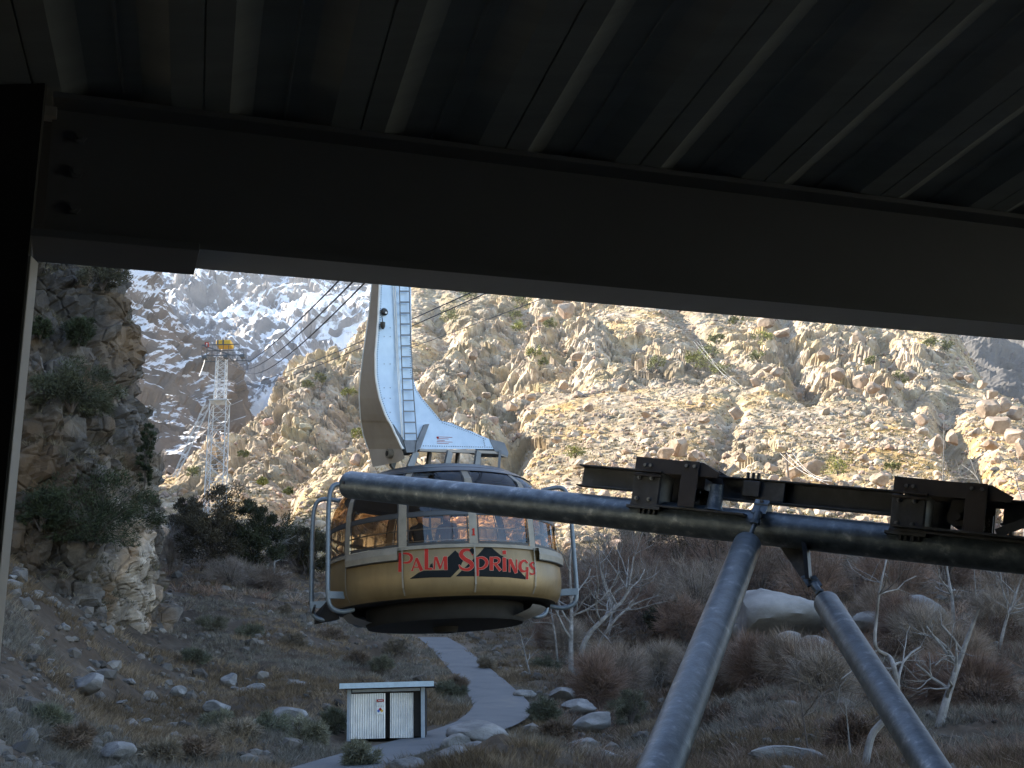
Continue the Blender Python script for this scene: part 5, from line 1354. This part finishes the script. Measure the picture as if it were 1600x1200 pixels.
# cover plate under the left end
def onplane(px, py, nrm, p0):
    r = ray(px, py); return r * (nrm @ p0) / (nrm @ r)
pz = o0 - BU * .03
ca = onplane(48, 372, BU, pz) - o0; cb = onplane(312, 391, BU, pz) - o0; ce = onplane(312, 430, BU, pz) - o0
s0, s1 = float(ca @ BD), float(cb @ BD); a0_, a1_ = float(cb @ RDh), float(ce @ RDh)
m = MB(); m.box(bpos((s0 + s1) / 2, (a0_ + a1_) / 2, -.017), (s1 - s0, a1_ - a0_, .03), R=Rb); m.build('cover_plate', MT['beam'], sta, bevel=.003)
web_o = o0 + RDh * (FWd / 2 - .01)
for (x, y) in ((125, 215), (120, 270), (115, 326)):
    c = onplane(x, y, RDh, web_o) - o0; m = MB(); m.tube([c, c - RDh * .010], .026, 6); m.tube([c - RDh * .009, c - RDh * .016], .013, 8); m.build('bolt', MT['beam'], sta)
# deck: trapezoid ribs running along RD, on the top flange
dk = MB(); per = .62; dz0 = BH + .002; dep = .04
prof = [(0, dep), (.12, dep), (.124, dep - .006), (.13, dep - .006), (.134, dep), (.20, dep), (.31, 0.), (.426, 0), (.428, .008), (.432, .008), (.434, 0), (.53, 0), (.62, dep)]
s_start = -3.2; nper = 26
r_s = float(RD @ BD); r_a = float(RD @ RDh)
def dpt(s, u, a):   # a = distance across, following the rib direction
    k = a / r_a; return BD * (s + k * r_s) + RDh * a + BU * (dz0 + u)
ph = float((onplane(855, 240, BU, o0 + BU * dz0) - o0) @ BD) % per
vs = []; 
for i in range(nper):
    for (x, u) in prof[:-1]:
        s = s_start - (s_start % per) + ph - per + i * per + x
        vs.append(dpt(s, u, 1.0)); vs.append(dpt(s, u, -7.5))
        if x in (.05,): pass
nvv = len(vs) // 2
dk.add(vs, [(2 * k, 2 * k + 1, 2 * k + 3, 2 * k + 2) for k in range(nvv - 1)])
top_c = [v + BU * .12 for v in (dpt(s_start - 1, .0, 1.05), dpt(s_start + nper * per, .0, 1.05), dpt(s_start + nper * per, .0, -7.6), dpt(s_start - 1, .0, -7.6))]
o = dk.build('roof_deck', MT['deck']); o.location = o0; tag(o, 'dark ribbed metal roof deck resting on the steel beam', 'roof deck')
m = MB(); m.prism(top_c, BU * .1); o = m.build('roof_slab', MT['concrete'], o); 
# column at the left
colm = empty('steel_column', P(20, 500, 4.2), 'dark steel column at the left edge with one pale lit flange', 'column')
c0 = P(20, 500, 4.2)
ra = P(55, 415, 4.0); xr = ra[0]
zlo, zhi = -3.0, 3.2; zj = float(P(55, 404, 4.0)[2])
xf = P(53, 418, 4.0)[0]
m = MB(); m.box((xf - .55 - c0[0], 4.0 - c0[1], (zlo + zhi) / 2 - c0[2]), (1.0, .016, zhi - zlo)); m.build('web', MT['beam'], colm)
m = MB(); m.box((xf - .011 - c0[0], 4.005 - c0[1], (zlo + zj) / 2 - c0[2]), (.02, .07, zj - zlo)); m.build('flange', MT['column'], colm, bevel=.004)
m = MB(); m.box((xf - .475 - c0[0], 3.975 - c0[1], 0 - c0[2]), (.93, .02, zhi - zlo)); m.build('front_plate', MT['wall'], colm)
m = MB(); ja, jb, jc = P(95, 140, 4.25), P(75, 366, 4.25), P(-150, 366, 4.25); jd = P(-150, -200, 4.25); je = P(10, -200, 4.25)
m.prism([q - c0 for q in (je, P(60, 100, 4.25), ja, jb, P(50, 372, 4.25), P(48, 424, 4.25), P(-150, 424, 4.25), jd)], (0, .03, 0)); m.build('joint_plate', MT['beam'], colm)
# gusset at the top joint
g_ = onplane(78, 178, RDh, web_o) - o0
m = MB(); m.box(g_, (.05, .05, .04), R=Rb); m.build('weld_lug', MT['column'], sta)
# unseen rest of the shelter: floor slab, walls added to keep roof and beam dark
m = MB(); m.box((1.5, -2.0, -1.75), (12, 7.8, .3)); o = m.build('platform', MT['concrete']); tag(o, kind='structure')
m = MB(); m.box((-3.3, -1.0, .6), (.2, 9.5, 6.0)); o = m.build('light_block_side_wall', MT['wall']); tag(o, 'unseen dark wall added left of the viewpoint to keep light off the roof', 'wall')
m = MB(); m.box((2.5, -5.2, .6), (12, .2, 6.0)); o = m.build('light_block_back_wall', MT['wall']); tag(o, 'unseen dark wall added behind the viewpoint to keep light off the roof', 'wall')

m = MB(); m.box((7.6, -1.0, .6), (.2, 8.5, 6.5)); o = m.build('light_block_side_wall', MT['wall']); tag(o, 'unseen dark wall added right of the viewpoint to keep light off the beam', 'wall')

# ------------------------------------------------------------------ galvanised arm with rails
pa = P(541, 757, 9.3); pb = P(1600, 868, 6.9)
AX = pb - pa; AX /= np.linalg.norm(AX)
AY = np.cross([0, 0, 1], AX); AY /= np.linalg.norm(AY)
if AY[1] < 0: AY = -AY
AZ = np.cross(AX, AY); AZ = -AZ if AZ[2] < 0 else AZ
Rp = [AX, AY, AZ]
PRD = .108
gp = empty('pipe_arm', pa, 'long galvanised pipe arm reaching across in front of the cable car', 'pipe arm')
def ap(px):
    """arc length along the pipe axis where the axis crosses column px"""
    lo, hi = -1., 9.
    for _ in range(40):
        mdl = (lo + hi) / 2
        if proj(pa + AX * mdl)[0] < px: lo = mdl
        else: hi = mdl
    return lo
A = lambda s, y, z: AX * s + AY * y + AZ * z
m = MB(); m.tube([A(0, 0, 0) + AX * .0, A(.012, 0, 0), A(.04, 0, 0), A(6.6, 0, 0)], [.085, .10, PRD, PRD], 40); m.build('pipe', MT['galv'], gp, smooth=True)
m = MB(); m.box(A(.06, -.108, .0), (.02, .012, .02), R=Rp); m.build('drain_plug', MT['rust'], gp)
def rail(px0, px1, ends=()):
    s0, s1 = ap(px0), ap(px1); L = s1 - s0; c = (s0 + s1) / 2
    m = MB(); m.box(A(c, .02, .305), (L, .09, .010), R=Rp); m.box(A(c, .02, .165), (L, .09, .010), R=Rp); m.box(A(c, .06, .235), (L, .008, .13), R=Rp)
    return m
rail(897, 1005).build('rail', MT['dsteel'], gp, bevel=.002)
rl = rail(1115, 1400); rl = rl.build('rail', MT['dsteel'], gp, bevel=.002)
rail(1560, 1800).build('rail', MT['dsteel'], gp, bevel=.002)
m = MB(); s = ap(1170); m.box(A(s, -.02, .24), (.11, .05, .1), R=Rp); m.box(A(s + .12, .0, .235), (.18, .03, .125), R=Rp)
for dx in (-.035, .0, .035): m.tube([A(s + dx, -.03, .30), A(s + dx, -.03, .345)], .012, 8)
m.build('splice_clamp', MT['dsteel'], rl, bevel=.003)
def bracket(px0, px1):
    s0, s1 = ap(px0), ap(px1); L = s1 - s0; y0 = -.13
    br = MB(); br.box(A(s0 + .09, y0, .165), (.19, .016, .21), R=Rp)              # end plate facing the camera
    br.box(A(s0 + .185, y0 + .10, .17), (.014, .2, .22), R=Rp)
    br.box(A(s0 + .3 * L, y0 + .24, .17), (.18, .016, .22), R=Rp)
    b = br.build('side_plate', MT['dsteel'], gp, bevel=.003)
    t = MB(); h0, h1 = .272, .372
    t.prism([A(s0, y0 - .03, h0), A(s1 - .02, y0 - .03, h0), A(s1, y0 - .03, h0 + .03), A(s1 - .12, y0 - .03, h1 - .01), A(s0, y0 - .03, h1)], AY * .012)
    t.prism([A(s0, y0 - .018, h1 - .012), A(s1 - .12, y0 - .018, h1 - .022), A(s1 - .12, y0 - .018, h1 - .01), A(s0, y0 - .018, h1)], AY * .26)
    t.prism([A(s0, y0 + .25, h0), A(s1 - .02, y0 + .25, h0), A(s1, y0 + .25, h0 + .03), A(s1 - .12, y0 + .25, h1 - .01), A(s0, y0 + .25, h1)], AY * .012)
    t.box(A(s0 + .10, y0 - .035, h0 + .006), (.21, .03, .012), R=Rp); t.box(A(s0 + .10, y0 - .02, h0 - .02), (.20, .04, .014), R=Rp)
    t.build('head_channel', MT['rust'], gp, bevel=.002)
    u = MB(); u.box(A(s1 - .20, y0 - .045, .215), (.115, .012, .30), R=Rp); u.build('upright_plate', MT['rust'], gp, bevel=.002); u = MB(); u.box(A(s1 - .20, y0 + .27, .22), (.115, .012, .28), R=Rp); u.build('upright_plate', MT['rust'], gp, bevel=.002)
    bp = MB(); bp.box(A(s0 + .02 + L * .62, .02, .058), (L * 1.32, .34, .014), R=Rp); bp.box(A(s0 + .09, .0, .04), (.24, .30, .02), R=Rp); bp.build('base_plate', MT['dsteel'], gp, bevel=.002)
    ro = MB(); ro.tube([A(s0 + .36, y0 + .03, .17), A(s0 + .36, y0 + .22, .17)], .055, 20); ro.box(A(s0 + .40, y0 + .1, .235), (.16, .12, .07), R=Rp); ro.tube([A(s0 + .36, y0 + .0, .17), A(s0 + .36, y0 + .03, .17)], .025, 12); ro.build('roller', MT['black'], gp)
    tr = MB()
    for k in range(4):
        for j in range(3): tr.box(A(s0 + .46 + k * .02, y0 + .12, .12 + j * .03), (.012, .02, .014), R=Rp)
    tr.box(A(s0 + .48, y0 + .15, .13), (.12, .03, .16), R=Rp); tr.build('spring_block', MT['drum'], gp)
    for dx, dz in ((.035, .235), (.125, .235), (.035, .095), (.125, .095)):
        k = MB(); c = A(s0 + dx, y0 - .008, dz); k.tube([c, c - AY * .014], .015, 6); k.tube([c - AY * .014, c - AY * .026], .008, 8); k.build('bolt', MT['bolt'], b)
    for dx, dz in ((s1 - s0 - .225, .33), (s1 - s0 - .17, .33), (.075, .318), (.115, .318)):
        k = MB(); c = A(s0 + dx, y0 - .052 if dx > .2 else y0 - .03, dz); k.tube([c, c - AY * .014], .012, 6); k.build('bolt', MT['bolt'], b)
    for dx in (.06, .09, .13, .165):
        k = MB(); c = A(s0 + dx, -.12, .03); k.tube([c, c - AZ * .03], .011, 6); k.build('bolt', MT['dsteel'], b)
bracket(998, 1130); bracket(1398, 1585)
m = MB(); s = ap(1122); m.tube([A(s, -.10, .07), A(s, -.10, .09), A(s, -.10, .235)], [.062, .052, .042], 20); m.build('post_sleeve', MT['galv'], gp, smooth=True)
m = MB(); s = ap(1500); m.box(A(s + .1, -.02, .075), (.9, .4, .012), R=Rp); m.bar(A(s + .22, -.16, .09), A(s + .62, -.16, .30), .012, .05); m.bar(A(s + .42, -.19, .09), A(s + .75, -.19, .28), .012, .04)
for dx in (.3, .42): m.tube([A(s + dx, -.18, .08), A(s + dx, -.18, .105)], .014, 6)
m.build('corner_brace', MT['dsteel'], gp)
# clevis, gussets
def clev(c, d, side, name='clevis'):
    d = d / np.linalg.norm(d); m = MB()
    for k in (-1, 1): m.bar(c + side * .024 * k - d * .03, c + side * .024 * k + d * .07, .012, .045, upv=side)
    m.tube([c - side * .045, c + side * .045], .013, 10); m.tube([c + d * .06, c + d * .13], [.026, .022], 12); m.tube([c + d * .13, c + d * .15], [.03, .03], 6)
    m.tube([c + d * .15, c + d * .40], .014, 8); m.build(name, MT['galv'], gp, smooth=False)
s1t = P(1168, 850, 7.45); s1b = P(1032, 1200, 5.0)
s1b2 = s1t + (s1b - s1t) * 1.25
c1 = P(1190, 788, 7.52); clev(c1 - pa, s1t - c1, AX)
m = MB(); m.box(c1 - pa + AZ * -.03 + AY * .08, (.02, .18, .11), R=Rp); m.build('lug', MT['dsteel'], gp)
gs = MB(); gy = -.02
g = [P(1200, 828, 7.72), P(1262, 832, 7.55), P(1268, 905, 7.48), P(1256, 910, 7.5), P(1228, 868, 7.6)]
gs.prism([q - pa for q in g], AY * .016); gs.prism([q - pa for q in (P(1254, 826, 7.5), P(1262, 826, 7.5), P(1268, 905, 7.44), P(1262, 905, 7.44))], -AY * .05); gs.build('gusset_plate', MT['dsteel'], gp)
s2t = P(1290, 940, 7.3); s2b = P(1455, 1200, 5.6); s2b2 = s2t + (s2b - s2t) * 1.35
c2 = P(1266, 905, 7.45); clev(c2 - pa, s2t - c2, AX)
def strut(a, b, d0, lab):
    r = empty('strut_pipe', b, lab, 'strut'); d = (b - a) / np.linalg.norm(b - a)
    m = MB(); m.tube([a - b, a - b + d * .008, a - b + d * .03, np.zeros(3)], [d0 * .72, d0 * .9, d0, d0], 36); m.build('tube', MT['galv'], r, smooth=True)
    m = MB(); m.tube([a - b - d * .006, a - b + d * .002], d0 * .6, 24); m.tube([a - b - d * .04, a - b], .022, 10); m.build('end_cap', MT['dsteel'], r)
    return r
strut(s1t, s1b2, .087, 'galvanised strut leaning from the pipe down to the left')
strut(s2t, s2b2, .077, 'galvanised strut leaning from the pipe down to the right')

# ------------------------------------------------------------------ air
hm = bpy.data.materials.new('haze_air'); hm.use_nodes = True; t = hm.node_tree; t.nodes.clear()
o_ = t.nodes.new('ShaderNodeOutputMaterial'); pv = t.nodes.new('ShaderNodeVolumePrincipled'); pv.inputs['Color'].default_value = (.86, .90, .96, 1); pv.inputs['Density'].default_value = .00006
t.links.new(pv.outputs[0], o_.inputs['Volume'])
m = MB(); zt_ = max(max(v.co.z for v in bpy.data.objects[n_].data.vertices) for n_ in ('snowy_mountain', 'shaded_mountain', 'blue_mountain', 'rocky_hillside')) + 30
m.box((-60, 1480, (zt_ - 260) / 2), (4700, 4300, zt_ + 260)); o = m.build('haze', hm); tag(o, kind='stuff')

# ------------------------------------------------------------------ light
w = bpy.data.worlds.new('World'); scene.world = w; w.use_nodes = True; t = w.node_tree
sky = t.nodes.new('ShaderNodeTexSky'); sky.sky_type = 'NISHITA'; sky.sun_disc = False
sky.sun_elevation = SUN_EL; sky.sun_rotation = SUN_AZ % (2 * math.pi); sky.air_density = 1.0; sky.dust_density = .6; sky.ozone_density = 1.5; sky.altitude = 800
bg = t.nodes['Background']; t.links.new(sky.outputs[0], bg.inputs['Color']); bg.inputs['Strength'].default_value = .098
sd_ = bpy.data.lights.new('sun', 'SUN'); sd_.energy = 5.0; sd_.angle = rad(.5); sd_.color = (1, .91, .77)
so = bpy.data.objects.new('sun', sd_); COL.objects.link(so)
so.rotation_euler = Vector(tuple(SUN)).to_track_quat('Z', 'Y').to_euler(); so.location = (-40, 0, 60)
vs_ = scene.view_settings; vs_.view_transform = 'Standard'; vs_.look = 'None'; vs_.gamma = 1; vs_.use_curve_mapping = False; vs_.exposure = 2.28
scene.cycles.max_bounces = 6; scene.cycles.diffuse_bounces = 3; scene.cycles.glossy_bounces = 3; scene.cycles.transparent_max_bounces = 10; scene.cycles.transmission_bounces = 3
scene.cycles.use_denoising = True
scene.cycles.sample_clamp_indirect = 4
